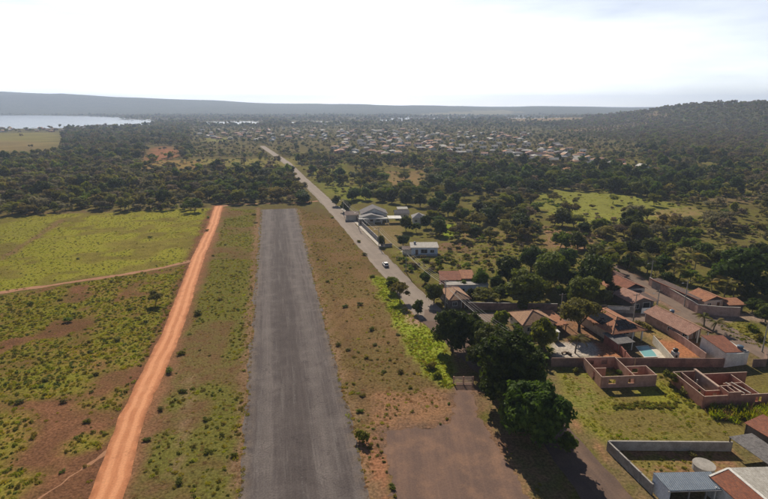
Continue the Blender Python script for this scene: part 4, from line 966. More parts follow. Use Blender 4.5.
x, y = pts_in([(612, 405), (640, 402), (676, 403), (677, 408), (640, 409), (614, 410)], .45, lambda x, y: np.full(x.shape, .85)); put('weed_ridge', 'dark line of weeds across the empty lot', 'weeds', [TG[2], TG[5], TV[1]], x, y, .4, .9)
x, y = pts_in([(612, 456), (720, 456), (716, 472), (655, 474)], .8, lambda x, y: .15 + .5 * cl(x, y)); put('yard_weeds', 'weeds on the floor of the walled yard', 'weeds', TG, x, y, .25, .7)
x, y = pts_in([(605, 370), (655, 369), (655, 383), (605, 385)], .6, lambda x, y: .2 + .6 * cl(x, y)); put('ruin_weeds', 'weeds growing inside the smaller unfinished house', 'weeds', TV + TG, x, y, .25, .6)
x, y = pts_in([(714, 323), (745, 321), (768, 337), (768, 350), (732, 338)], .7, lambda x, y: .3 + .5 * cl(x, y)); put('verge_grass', 'rough grass beside the back street', 'grass', TG + TV[:0], x, y, .3, .8)
x, y = pts_in([(388, 255), (560, 225), (600, 238), (560, 262), (420, 275)], 1.4, lambda x, y: .1 + .6 * cl(x, y)); put('rough_grass', 'rough green grass behind the white and blue house', 'grass', TG, x, y, .4, 1.2)
x, y = pts_in([(534, 193), (560, 190), (620, 194), (692, 206), (690, 214), (640, 222), (585, 224), (548, 216)], 2.4, lambda x, y: .1 + .5 * cl(x, y)); put('paddock_grass', 'bright grass of the green paddock', 'grass', [TV[0], TG[0], TV[2], TG[4]], x, y, .5, 1.4, zs=(.4, .7))
x, y = pts_in([(478, 412), (490, 418), (556, 500), (545, 520), (530, 494), (496, 440)], .8, lambda x, y: .05 + .35 * cl(x, y)); put('verge_weeds', 'weeds on the bare verge right of the apron', 'weeds', TD + TG[:3], x, y, .25, .6)

ev = Vector((-dirn.y, dirn.x, 0)); L_ = (rb - ra).length + 20; n = 1500; tt = rng.random(n) * L_ - 20; sd_ = rng.choice([-1, 1], n); of = 9.35 + np.abs(rng.normal(size=n)) * .55 - .45
x = ra.x + dirn.x * tt + ev.x * sd_ * of; y = ra.y + dirn.y * tt + ev.y * sd_ * of
put('edge_grass', 'dry grass creeping over the airstrip edges', 'grass', TD + TG[:1], x, y, .25, .7)
# low scrub under and between the trees
UT = [lowtree(331, 'open', 'olive_leaf', 160, .5, 4, 2.4, .2, .8, 5), lowtree(332, 'open', 'green_leaf', 160, .5, 4, 2.2, .2, .8, 5), lowtree(333, 'open', 'grey_leaf', 140, .5, 4, 2.0, .2, .75, 5)]
x, y = candidates(3.4, -420, 560, 165, 640); px, py = flatpx(x, y); d, _, _ = density(x, y)
left_ = (px < 345) & (py > 214); lots = (py > 272) | inpoly(px, py, [(338, 200), (426, 203), (430, 226), (392, 250)]); rt = (px > 395) & (py > 222) & (py <= 272) & ~inpoly(px, py, [(400, 240), (440, 240), (440, 258), (400, 258)])
pr = np.where(left_ | lots, 0, np.where(d > .3, .5, np.where(rt, .50, .12 * (d > .04)))) * (roadd(x, y) > 6) * (px > -150) * (px < 920)
pr = pr * (.35 + .9 * vnoise(x, y, 17, 61))
k = rng.random(len(x)) < pr; x, y = x[k], y[k]; n = len(x); s_ = .35 + .6 * rng.random(n)
scatter('undergrowth', 'low olive scrub between the trees beyond the road', 'scrub', UT, np.stack([x, y, terrain(x, y)], -1), rng.integers(0, 6, n), np.stack([s_, s_, s_ * (.7 + .5 * rng.random(n))], -1))

# shrubs one can pick out
SHM = []
for i, (mt, wd, ht, n) in enumerate([('green_leaf', 2.0, 1.4, 420), ('grass_green', 2.0, 1.1, 360), ('olive_leaf', 2.0, 1.1, 300), ('olive_leaf', 2.2, 1.4, 300)]):
    r = random.Random(500 + i); L = [(r.uniform(-.3, .3) * wd, r.uniform(-.3, .3) * wd, ht * r.uniform(.4, .62), wd * r.uniform(.2, .32), wd * r.uniform(.2, .32), ht * r.uniform(.28, .4)) for _ in range(6)]
    SHM.append((leafmesh('foliage', mt, *leaves(500 + i, L, n, .17, .5, .7, up=.6)), MB().tube([(0, 0, -.1), (.05, .02, ht * .5)], [.07, .04], 5).mesh('stem', 'bark')))
def shrub(x, y, s, label, group=None, k=None, hs=1.0):
    fm, sm = SHM[random.randrange(4) if k is None else k]
    t = thing('shrub', label, 'shrub', (x, y, 0), random.uniform(0, 6.28), group); t.scale = (s, s, s * hs); link('foliage', fm, t); link('stem', sm, t)
g_ = G(363, 441); shrub(g_.x, g_.y, 1.25, 'round dark shrub between the airstrip and the bare apron corner', k=0, hs=1.2)
for px, py, s, lb in [(430, 368, 1.3, 'dark shrub at the lower end of the bright grass strip'), (438, 377, 1.0, 'shrub beside the gate at the end of the bright grass'), (692, 456, .8, 'pale leafy shrub in the middle of the walled yard'),
                      (752, 330, 1.6, 'dark shrub on the rough grass by the back street'), (686, 395, 1.1, 'dark shrub at the left wall of the larger unfinished house'), (620, 374, .7, 'shrub growing inside the smaller unfinished house'),
                      (640, 327, 1.4, 'bushy shrub in front of the solar roof house'), (648, 330, 1.2, 'second bushy shrub right of the solar roof house'), (575, 372, .7, 'low shrub left of the smaller unfinished house'),
                      (548, 402, 1.0, 'low shrub right of the largest roadside tree'), (760, 340, 1.3, 'shrub by the leaning pole at the right edge')]:
    g_ = G(px, py); shrub(g_.x, g_.y, s, lb)
LBL = {'l': ('small dark shrub in the left field', 'shrubs in the left field'), 's': ('small shrub between the dirt road and the airstrip', 'shrubs left of the airstrip'), 'r': ('small shrub between the airstrip and the main road', 'shrubs right of the airstrip'),
       'v': ('yellow green shrub of the short line beside the apron', 'shrubs along the apron edge'), 'm': ('shrub in the rough grass behind the white and blue house', 'shrubs in the rough grass')}
SHR = [('l', 68, 322, 1.4), ('l', 46, 380, 1.3), ('l', 78, 259, 1.2), ('l', 112, 282, 1.5), ('l', 88, 422, 1.2), ('l', 90, 352, 1.1), ('l', 118, 340, 1.2), ('l', 30, 305, 1.3), ('l', 146, 322, 1.1), ('l', 20, 402, 1.1), ('l', 64, 402, 1.0), ('l', 96, 375, 1.2),
       ('l', 150, 238, 1.2), ('l', 60, 300, 1.2), ('l', 130, 310, 1.0),
       ('s', 208, 218, 1.2), ('s', 207, 231, 1.6), ('s', 213, 256, 1.2), ('s', 198, 314, 1.5), ('s', 182, 354, 1.4), ('s', 183, 392, 1.3), ('s', 170, 372, 1.1), ('s', 147, 440, 1.3), ('s', 180, 482, 1.1), ('s', 240, 272, 1.0), ('s', 220, 300, 1.1), ('s', 232, 220, 1.1), ('s', 225, 245, 1.0),
       ('s', 160, 410, 1.0), ('s', 200, 350, .9), ('s', 238, 310, .9), ('s', 222, 436, .8), ('s', 205, 420, .9), ('s', 234, 456, .8), ('s', 206, 452, .9), ('s', 254, 215, 1.6), ('s', 256, 223, 1.3),
       ('r', 359, 242, 1.5), ('r', 365, 255, 1.5), ('r', 332, 218, 1.2), ('r', 372, 277, 1.6), ('r', 360, 305, 1.4), ('r', 345, 307, 1.0), ('r', 328, 282, 1.1), ('r', 318, 260, .9), ('r', 350, 268, .9), ('r', 384, 372, 1.2), ('r', 366, 358, 1.1), ('r', 400, 372, 1.3), ('r', 348, 350, .9), ('r', 362, 396, 1.1),
       ('r', 338, 345, .9), ('r', 410, 388, .9), ('r', 372, 330, 1.0), ('r', 340, 240, .9), ('r', 360, 412, .9), ('r', 388, 300, 1.3), ('r', 398, 335, .9), ('r', 375, 345, .9),
       ('v', 378, 445, .5), ('v', 381, 452, .5), ('v', 384, 462, .55), ('v', 387, 472, .5), ('v', 392, 488, .75), ('v', 395, 496, .6), ('v', 383, 458, .4), ('v', 449, 404, .45), ('v', 447, 419, .5), ('v', 440, 424, .4),
       ('m', 425, 262, 1.8), ('m', 440, 262, 1.6), ('m', 456, 262, 1.4), ('m', 470, 258, 1.7), ('m', 415, 268, 1.6), ('m', 484, 252, 1.6), ('m', 450, 252, 1.4), ('m', 500, 244, 1.8), ('m', 520, 240, 1.8), ('m', 404, 262, 1.6), ('m', 436, 272, 1.6), ('m', 396, 236, 1.5)]
for k, px, py, s in SHR:
    g_ = G(px, py); ys_ = sorted(t_[2] for t_ in SHR if t_[0] == k); xs_ = sorted(t_[1] for t_ in SHR if t_[0] == k); n_ = len(ys_)
    where = ', ' + ('far' if py <= ys_[n_ // 3] else 'mid' if py <= ys_[2 * n_ // 3] else 'near') + (' left' if px < xs_[n_ // 3] else ' centre' if px < xs_[2 * n_ // 3] else ' right') + ' part'
    shrub(g_.x, g_.y, s * random.uniform(.5, .85), LBL[k][0] + where, LBL[k][1], hs=random.uniform(.5, .85))

# ------------------------------------------------------------------ buildings
def hip(mb, x0, x1, y0, y1, h, rise, over=.45, th=.14, axis=None):
    x0 -= over; x1 += over; y0 -= over; y1 += over; W, D = x1 - x0, y1 - y0; h0 = h - .02
    ax = axis or ('x' if W > D else 'y')
    if ax == 'x':
        k = min(D / 2, W / 2 * .96); r = [(x0 + k, (y0 + y1) / 2, h + rise), (x1 - k, (y0 + y1) / 2, h + rise)]
        f = [(0, 1, 5, 4), (1, 2, 5), (2, 3, 4, 5), (3, 0, 4)]
    else:
        k = min(W / 2, D / 2 * .96); r = [((x0 + x1) / 2, y0 + k, h + rise), ((x0 + x1) / 2, y1 - k, h + rise)]
        f = [(0, 1, 4), (1, 2, 5, 4), (2, 3, 5), (3, 0, 4, 5)]
    e = [(x0, y0, h0), (x1, y0, h0), (x1, y1, h0), (x0, y1, h0)]; lo = [(a, b2, h0 - th) for a, b2, _ in e]
    return mb.add(e + r + lo, f + [(0, 6, 7, 1), (1, 7, 8, 2), (2, 8, 9, 3), (3, 9, 6, 0), (9, 8, 7, 6)])
def gable(mb, x0, x1, y0, y1, h, rise, axis='y', over=.4, th=.12):
    x0 -= over; x1 += over; y0 -= over; y1 += over
    if axis == 'y':
        xm = (x0 + x1) / 2; pr = [(x0, h - .06), (xm, h + rise), (x1, h - .06), (x1, h - .06 - th), (xm, h + rise - th), (x0, h - .06 - th)]
        v = [(a, y0, b2) for a, b2 in pr] + [(a, y1, b2) for a, b2 in pr]
    else:
        ym = (y0 + y1) / 2; pr = [(y0, h - .06), (ym, h + rise), (y1, h - .06), (y1, h - .06 - th), (ym, h + rise - th), (y0, h - .06 - th)]
        v = [(x0, a, b2) for a, b2 in pr] + [(x1, a, b2) for a, b2 in pr]
    f = [(i, (i + 1) % 6, (i + 1) % 6 + 6, i + 6) for i in range(6)] + [(0, 5, 4, 1), (1, 4, 3, 2), (6, 7, 10, 11), (7, 8, 9, 10)]
    return mb.add(v, f)
def mono(mb, x0, x1, y0, y1, zf, zb, over=.35, th=.1):
    s = (zb - zf) / (y1 - y0)
    return mb.slab([(x0 - over, y0 - over, zf - s * over), (x1 + over, y0 - over, zf - s * over), (x1 + over, y1 + over, zb + s * over), (x0 - over, y1 + over, zb + s * over)], th)
def gwall(mb, x0, x1, y0, y1, h, rise, axis):
    """block with gable ends"""
    e = .13
    if axis == 'y':
        xm = (x0 + x1) / 2; pr = [(x0, -.1), (x1, -.1), (x1, h - e), (xm, h + rise * (x1 - x0) / (x1 - x0 + .8) - e), (x0, h - e)]
        v = [(a, y0, b2) for a, b2 in pr] + [(a, y1, b2) for a, b2 in pr]
    else:
        ym = (y0 + y1) / 2; pr = [(y0, -.1), (y1, -.1), (y1, h - e), (ym, h + rise * (y1 - y0) / (y1 - y0 + .8) - e), (y0, h - e)]
        v = [(x0, a, b2) for a, b2 in pr] + [(x1, a, b2) for a, b2 in pr]
    return mb.add(v, [(0, 1, 2, 3, 4), (9, 8, 7, 6, 5)] + [(i, i + 5, (i + 1) % 5 + 5, (i + 1) % 5) for i in range(5)])
def caps(t, x0, x1, y0, y1, h, rise, kind, over=.45, mat='mortar'):
    x0 -= over; x1 += over; y0 -= over; y1 += over; W, D = x1 - x0, y1 - y0; xm, ym = (x0 + x1) / 2, (y0 + y1) / 2; z = h + rise + .03
    if kind == 'gable': segs = [((xm, y0, z), (xm, y1, z))]
    else:
        if W > D: k = min(D / 2, W / 2 * .96); a, b2 = (x0 + k, ym, z), (x1 - k, ym, z); c = [(x0, y0), (x0, y1)], [(x1, y0), (x1, y1)]
        else: k = min(W / 2, D / 2 * .96); a, b2 = (xm, y0 + k, z), (xm, y1 - k, z); c = [(x0, y0), (x1, y0)], [(x0, y1), (x1, y1)]
        segs = [(a, b2)] + [(a, (q_[0], q_[1], h + .02)) for q_ in c[0]] + [(b2, (q_[0], q_[1], h + .02)) for q_ in c[1]]
    for sg in segs: MB().tube(sg, .11, 6).build('ridge_cap', mat, t)
def opening(t, face, c, u, z0, wd, ht, kind='window', mat=None, fr='frame_white'):
    """window or door on a face: 'f' front at y=c, 'l' left at x=c, 'r' right at x=c; u along the face"""
    def bx(mb, a0, a1, b0, b1, d0, d1):
        if face == 'f': mb.box(a0, a1, c - d1, c - d0, b0, b1)
        elif face == 'l': mb.box(c - d1, c - d0, a0, a1, b0, b1)
        else: mb.box(c + d0, c + d1, a0, a1, b0, b1)
        return mb
    o = bx(MB(), u, u + wd, z0, z0 + ht, .004, .03).build(kind, mat or ('window_glass' if kind == 'window' else 'door_wood'), t)
    if fr:
        mb = MB(); k = .09
        bx(mb, u - k, u + wd + k, z0 + ht, z0 + ht + k, .004, .09)
        if kind == 'window': bx(mb, u - k - .05, u + wd + k + .05, z0 - k, z0, .004, .13)
        bx(mb, u - k, u, z0, z0 + ht, .004, .09); bx(mb, u + wd, u + wd + k, z0, z0 + ht, .004, .09)
        if kind == 'window' and wd > .8: bx(mb, u + wd / 2 - .03, u + wd / 2 + .03, z0, z0 + ht, .03, .06)
        mb.build('frame', fr, o)
    return o
def post(t, x, y, z1, r=.1, mat='frame_white', name='post', z0=-.1):
    return MB().box(x - r, x + r, y - r, y + r, z0, z1).build(name, mat, t)
def tank(t, x, y, z, r=.75, h=.95, mat='tank_blue'):
    mb = MB().tube([(x, y, z), (x, y, z + h * .75), (x, y, z + h * .8), (x, y, z + h)], [r * .86, r, r * 1.05, r * .55], 14)
    return mb.build('water_tank', mat, t)

# villa with grey roofs
t = thing('villa', 'grey roofed villa with two gables and white canopy beside the main road', 'house', G(357.5, 224), R(6))
gwall(MB(), 2.5, 15, 7, 17, 3.4, 2.9, 'y').build('wall', 'white_wall', t)
gable(MB(), 2.5, 15, 7, 17, 3.4, 2.9, 'y', .6).build('roof', 'roof_grey', t)
gwall(MB(), 1.5, 12.5, 2.6, 6.9, 2.9, 1.5, 'y').build('front_wall', 'white_wall', t)
gable(MB(), 1.5, 12.5, 1.2, 6.6, 2.9, 1.5, 'y', .6).build('front_roof', 'roof_pale', t)
MB().box(.4, 14.6, -1.2, 1.0, 2.35, 2.75).build('porch_beam', 'white_wall', t)
for x in (.7, 4.2, 8.0, 11.6, 14.2): post(t, x, -.8, 2.35, .17, 'white_wall', 'column')
MB().slab([(14.9, -1.5, 2.7), (21.5, -1.5, 2.6), (21.5, 4.5, 2.75), (14.9, 4.5, 2.85)], .14).build('canopy', 'white_wall', t)
for x, y in ((15.2, -1.2), (21.2, -1.2), (21.2, 4.2)): post(t, x, y, 2.5, .12)
for x in (3, 6.2, 9.4): opening(t, 'f', 2.6, x, .4 if x == 6.2 else .9, 1.6, 1.9 if x == 6.2 else 1.3, 'door' if x == 6.2 else 'window')
mono(MB(), -5.5, 1.2, 8, 15, 2.9, 3.3).build('side_roof', 'tile_dark', t); MB().box(-5.2, .9, 8.3, 14.7, -.1, 2.85).build('side_wall', 'cream_wall', t)
t = thing('garden_shed', 'small white roofed shed behind the villa', 'shed', G(398, 214), R(6))
MB().box(0, 5, 0, 3.5, -.1, 2.6).build('wall', 'brown_wall', t); mono(MB(), 0, 5, 0, 3.5, 2.7, 3.1).build('roof', 'sheet_white', t); opening(t, 'f', 0, 1, 0, .9, 2.0, 'door')
t = thing('cottage', 'pale house with pyramid roof right of the villa', 'house', G(413, 224), R(2))
MB().box(0, 6, 0, 7, -.1, 2.9).build('wall', 'white_wall', t); hip(MB(), 0, 6, 0, 7, 2.95, 1.9).build('roof', 'roof_pale', t)
opening(t, 'f', 0, .8, .9, 1.2, 1.1); opening(t, 'f', 0, 3.6, 0, .9, 2.0, 'door'); opening(t, 'l', 0, 2.5, .9, 1.3, 1.1)
t = thing('outbuilding', 'dark roofed outbuilding between the villa and the pale house', 'house', G(395, 219), R(4))
MB().box(0, 7, 0, 6, -.1, 2.7).build('wall', 'cream_wall', t); gable(MB(), 0, 7, 0, 6, 2.8, 1.3, 'x').build('roof', 'roof_grey', t); opening(t, 'f', 0, 4.5, .8, 1.3, 1.2)

# perimeter walls
def ywall(name, label, pts, h, mat, th=.18, coping=None, z=0, group=None, pil=0, cat='wall'):
    """free-standing wall along world points, mitred, with coping and pillars as parts"""
    pts = [Vector((p_[0], p_[1], 0)) for p_ in pts]; o0 = pts[0].copy(); t = thing(name, label, cat, (o0.x, o0.y, z), 0, group)
    L = [p_ - o0 for p_ in pts]
    def rib(w2, z0, z1, nm, mt):
        lo = []
        for i, p_ in enumerate(L):
            d1 = (L[i] - L[i - 1]).normalized() if i else (L[1] - L[0]).normalized(); d2 = (L[i + 1] - L[i]).normalized() if i < len(L) - 1 else d1
            n1 = Vector((-d1.y, d1.x, 0)); n2 = Vector((-d2.y, d2.x, 0)); n = (n1 + n2).normalized(); k = w2 / max(.4, n.dot(n1)); lo.append((p_ + n * k, p_ - n * k))
        v = []; f = []
        for a, b2 in lo: v += [(a.x, a.y, z0), (b2.x, b2.y, z0), (b2.x, b2.y, z1), (a.x, a.y, z1)]
        for i in range(len(lo) - 1):
            a = 4 * i; b2 = a + 4; f += [(a + k, a + (k + 1) % 4, b2 + (k + 1) % 4, b2 + k) for k in range(4)]
        f += [(0, 3, 2, 1), tuple(4 * (len(lo) - 1) + k for k in range(4))]
        return MB().add(v, f).build(nm, mt, t)
    rib(th / 2, -.1, h, 'panel', mat)
    if coping: rib(th / 2 + .06, h + .001, h + .09, 'coping', coping)
    if pil:
        for i in range(len(L) - 1):
            d = L[i + 1] - L[i]; n = max(1, round(d.length / pil))
            for k in range(n + (i == len(L) - 2)):
                c = L[i] + d * (k / n); a = math.atan2(d.y, d.x); o = MB().box(-th * .9, th * .9, -th * .9, th * .9, -.1, h + .14).build('pillar', mat, t, (c.x, c.y, 0)); o.rotation_euler.z = a
    return t
ywall('villa_wall', 'grey panelled wall along the road in front of the villa yard', GP([(362, 226), (383.5, 247)]), 2.0, 'grey_wall', .16, 'concrete', pil=4.5)
ywall('gate_wall', 'pale wall with tall dark pillars at the villa entrance', GP([(344, 208.5), (361, 225)]), 2.2, 'dark_wall', .2, None, pil=5)
ywall('yard_wall', 'short grey wall closing the near side of the villa yard', GP([(384.2, 247.3), (392, 246.5)]), 1.4, 'grey_wall', .16)
# white and blue house
t = thing('small_house', 'white and pale blue house with flat white roof in the rough grass', 'house', G(411.5, 255), R(1))
MB().box(0, 10, 0, 5.5, -.1, 2.9).build('wall', 'blue_wall', t)
mono(MB(), 0, 10, 0, 5.5, 3.05, 3.5, .45).build('roof', 'sheet_white', t)
opening(t, 'f', 0, 3.6, .7, 2.4, 1.5); opening(t, 'f', 0, 7.2, .9, 1.4, 1.1); opening(t, 'f', 0, 1.5, 0, 1.0, 2.1, 'door')
MB().box(-3.4, -.02, .6, 4.4, -.1, 2.0).build('side_wall', 'cream_wall', t); mono(MB(), -3.4, -.1, .6, 4.4, 2.1, 2.3, .2).build('side_roof', 'tile_dark', t)
MB().box(.6, 9.8, -1.9, -.02, -.1, .25).build('porch', 'concrete', t); tank(t, 1.5, 4, 3.55, .5, .7)
# blue-white building with tiled roof behind
t = thing('long_house', 'long blue-white building with orange tiled roof behind it', 'house', G(446, 295.5), R(1))
MB().box(0, 12.6, 0, 3.6, -.1, 3.2).build('wall', 'blue_wall', t); MB().box(-.15, 12.75, -.15, 3.7, 3.2, 3.42).build('roof_slab', 'concrete', t)
for u in (1, 4.2, 9.2): opening(t, 'f', 0, u, .9, 1.3, 1.2)
opening(t, 'f', 0, 7, 0, .95, 2.1, 'door'); opening(t, 'l', 0, 1.2, .9, 1.2, 1.1)
MB().box(-1, 8.5, 3.75, 9.5, -.1, 2.9).build('back_wall', 'brick', t); mono(MB(), -1, 5, 3.75, 9.5, 3.75, 4.6, .3).build('back_roof', 'tile_red', t)
mono(MB(), 5.4, 9.2, 3.95, 9.8, 4.1, 4.9, .2).build('loft_roof', 'tile_orange', t); MB().box(5.5, 9.1, 4.1, 9.6, 2.91, 4.0).build('loft_wall', 'brown_wall', t)
# corner house by the junction
t = thing('corner_house', 'small house with tan hip roof on the corner of the junction', 'house', G(450, 309), R(13))
MB().box(0, 5.6, 0, 9, -.1, 2.8).build('wall', 'dark_wall', t); hip(MB(), 0, 5.6, 0, 9, 2.85, 1.4, .55).build('roof', 'tile_tan', t)
caps(t, 0, 5.6, 0, 9, 2.85, 1.4, 'hip', .55, 'tile_pink'); opening(t, 'f', 0, .8, .9, 1.2, 1.1); opening(t, 'f', 0, 3.4, 0, .95, 2.1, 'door'); opening(t, 'l', 0, 2, .9, 1.3, 1.1); opening(t, 'l', 0, 5.6, .9, 1.3, 1.1)
ywall('street_wall', 'long brown wall behind the cross street below the mango grove', GP([(468, 309.5), (520, 310.5), (557, 311)]), 2.1, 'brown_wall', .18, 'concrete')
ywall('street_wall', 'short brown wall with gate left of the corner olive tree', GP([(559, 311), (606, 311.5)]), 1.9, 'dark_wall', .18)
# tan hip house
t = thing('hip_house', 'house with tan tiled hip roof behind the dense garden tree', 'house', G(523, 335), R(10))
MB().box(0, 8, 0, 8, -.1, 2.8).build('wall', 'cream_wall', t); hip(MB(), 0, 8, 0, 8, 2.85, 1.9, .6).build('roof', 'tile_tan', t)
caps(t, 0, 8, 0, 8, 2.85, 1.9, 'hip', .6, 'tile_pink'); opening(t, 'f', 0, 1, .9, 1.3, 1.1); opening(t, 'f', 0, 5.5, 0, .95, 2.1, 'door')
mono(MB(), 8.65, 11.6, -.4, 8, 2.2, 2.6, .2).build('side_roof', 'tile_orange', t)
for x, y in ((8.9, 0), (11.4, 0), (11.4, 7.6)): post(t, x, y, 2.15, .1, 'brown_wall')
t = thing('white_kiosk', 'small white open kiosk at the edge of the concrete yard', 'kiosk', G(552.5, 341), R(8))
MB().box(0, 1.6, 1.2, 1.5, -.1, 2.2).build('back_wall', 'white_wall', t); MB().box(-.15, 1.75, -.1, 1.6, 2.2, 2.34).build('roof', 'white_wall', t); MB().box(0, 1.6, .1, .5, -.1, .9).build('counter', 'white_wall', t)
for x in (.08, 1.52): post(t, x, .15, 2.2, .07)
# lower boundary walls
ywall('boundary_wall', 'brown wall closing the concrete yard behind the smaller unfinished house', GP([(551, 366.5), (600, 366.5), (634, 366.5)]), 2.1, 'brown_wall', .18)
ywall('boundary_wall', 'brown wall below the pool and red soil yards', GP([(634.6, 366.5), (680, 366.8), (723.6, 367)]), 2.1, 'brown_wall', .18)
ywall('boundary_wall', 'short red-brown wall right of the tall white house', GP([(752, 367), (765, 366.5), (764, 357)]), 1.9, 'brown_wall', .18)
ywall('side_wall', 'dark wall on the left side of the concrete yard', GP([(551, 366), (543, 350), (534, 338)]), 1.5, 'dark_wall', .18)
ywall('side_wall', 'pinkish red wall left of the pool house', GP([(601, 333), (614, 346), (630, 365.5)]), 1.9, 'red_wall', .18, None, pil=3.2)
ywall('side_wall', 'pale wall between the pool deck and the red soil yard', GP([(652.5, 343), (672.5, 366)]), 2.0, 'cream_wall', .18)
ywall('side_wall', 'pinkish brown wall between the red soil yard and the pink tiled house', GP([(668, 335), (684, 345.5), (705, 361)]), 1.9, 'brick_pink', .18)
# pool house with solar panels
t = thing('pool_house', 'house with orange tiled hip roof carrying two banks of solar panels', 'house', G(611, 345), R(15))
W_, D_ = 9.0, 14.0; E_, RS = 3.0, 1.9
MB().box(.6, W_ - .2, 2.6, D_, -.1, E_).build('wall', 'cream_wall', t); hip(MB(), 0, W_, 0, D_, E_ + .05, RS, .5).build('roof', 'tile_orange', t)
for x in (.3, 3.1, 6, 8.7): post(t, x, .2, E_ - .1, .14, 'white_wall', 'column')
opening(t, 'f', 2.6, 1.5, 0, 2.2, 2.1, 'door', 'window_glass'); opening(t, 'f', 2.6, 5.2, .9, 1.8, 1.2)
caps(t, 0, W_, 0, D_, E_ + .05, RS, 'hip', .5, 'tile_tan'); half = W_ / 2 + .5; sl = (RS + .07) / half
def panel(t, o, u, v, nrm):
    """one photovoltaic panel at o spanned by u, v"""
    pts = [o, o + u * .97, o + u * .97 + v * .97, o + v * .97]; up = nrm * .09
    ob = MB().add([p_ + up for p_ in pts] + [p_ + up * .55 for p_ in pts], [(0, 1, 2, 3), (7, 6, 5, 4), (0, 4, 5, 1), (1, 5, 6, 2), (2, 6, 7, 3), (3, 7, 4, 0)]).build('solar_panel', 'solar', t)
nl = Vector((-sl, 0, 1)).normalized(); ul = Vector((0, 1, 0)); vl = Vector((1, 0, sl)).normalized()
for i in range(7):
    for j in range(2): panel(t, Vector((.35, 4.3, 0)) + Vector((0, 0, E_ + .03 + sl * .85)) + ul * (1.02 * i) + vl * (1.68 * j), ul, vl * 1.64, nl)
slf = (RS + .07) / min(half, (D_ + 1) / 2 * .96); nf_ = Vector((0, -slf, 1)).normalized(); uf = Vector((1, 0, 0)); vf_ = Vector((0, 1, slf)).normalized()
for j, (a, n) in enumerate([(1.7, 5), (2.9, 3)]):
    for i in range(n): panel(t, Vector((a + 1.12 * i, .35 + 1.66 * j * vf_.y, E_ + .03 + slf * (.85 + 1.66 * j * vf_.y))), uf * 1.1, vf_ * 1.62, nf_)
t = thing('pool_shed', 'lean-to with grey sheet roof beside the swimming pool', 'shed', G(617, 352.5), R(14))
mono(MB(), 0, 4.2, 0, 5.2, 2.3, 2.55, .25).build('roof', 'sheet_grey', t); MB().box(.1, .3, .2, 5.1, -.1, 2.2).build('wall', 'red_wall', t)
for x, y in ((4.0, .2), (4.0, 5.0), (.5, .2)): post(t, x, y, 2.25, .09)
# pool
pq = GP([(636.5, 347), (648, 346), (658, 356.5), (644.5, 357)]); c0 = sum(pq, Vector()) / 4
t = thing('swimming_pool', 'turquoise swimming pool with pale deck behind the brown wall', 'pool', (c0.x, c0.y, 0))
lq = [p_ - c0 for p_ in pq]
MB().add([(p_.x, p_.y, .05) for p_ in lq], [(0, 1, 2, 3)]).build('water', 'pool_water', t)
outq = [p_ * 1.12 for p_ in lq]
MB().add([(p_.x * 1.0, p_.y, .10) for p_ in lq] + [(p_.x, p_.y, .10) for p_ in outq] + [(p_.x, p_.y, -.05) for p_ in lq] + [(p_.x, p_.y, -.05) for p_ in outq],
         [(i, (i + 1) % 4, (i + 1) % 4 + 4, i + 4) for i in range(4)] + [(i + 4, (i + 1) % 4 + 4, (i + 1) % 4 + 12, i + 12) for i in range(4)] + [((i + 1) % 4, i, i + 8, (i + 1) % 4 + 8) for i in range(4)]).build('coping', 'white_wall', t)
dq = [p_ - c0 for p_ in GP([(650, 346), (655, 347.5), (671, 361), (660, 361)])]
MB().slab([(p_.x, p_.y, .06) for p_ in dq], .15).build('deck', 'cream_wall', t)
# tank tower
t = thing('tank_tower', 'white block carrying a black water tank in the red soil yard', 'tank', G(673.5, 361), R(8))
MB().box(0, 1.2, 0, 1.2, -.1, 2.0).build('base', 'white_wall', t); tank(t, .6, .6, 2.0, .55, .8, 'black_plastic'); opening(t, 'f', 0, .3, .4, .5, 1.0, 'door', 'opening', None)
# pink tiled house and white shed
t = thing('pink_house', 'long house with pink tiled gable roof by the back street', 'house', G(686.5, 344.5), R(14))
gwall(MB(), 0, 6.2, 2.4, 14, 2.7, 1.5, 'y').build('wall', 'brick_pink', t); gable(MB(), 0, 6.2, 0, 14, 2.7, 1.5, 'y', .5).build('roof', 'tile_pink', t)
for x in (.2, 3.1, 6): post(t, x, .2, 2.5 if x != 3.1 else 3.9, .12, 'white_wall', 'column')
caps(t, 0, 6.2, 0, 14, 2.7, 1.5, 'gable', .5, 'tile_tan'); tank(t, 5.2, 11, 3.2, .6, .9); opening(t, 'f', 2.4, .8, .9, 1.3, 1.1); opening(t, 'f', 2.4, 3.8, 0, 1.0, 2.1, 'door'); opening(t, 'l', 0, 5, 1, 1.2, 1.0)
t = thing('white_shed', 'white walled flat roofed shed left of the pink tiled house', 'shed', G(667.5, 331), R(15))
MB().box(0, 3.2, 0, 8, -.1, 2.9).build('wall', 'white_wall', t); MB().slab([(.05, .05, 2.96), (3.15, .05, 2.96), (3.15, 7.95, 3.0), (.05, 7.95, 3.0)], .05).build('roof', 'sheet_grey', t); opening(t, 'f', 0, 1, 0, 1, 2.1, 'door')
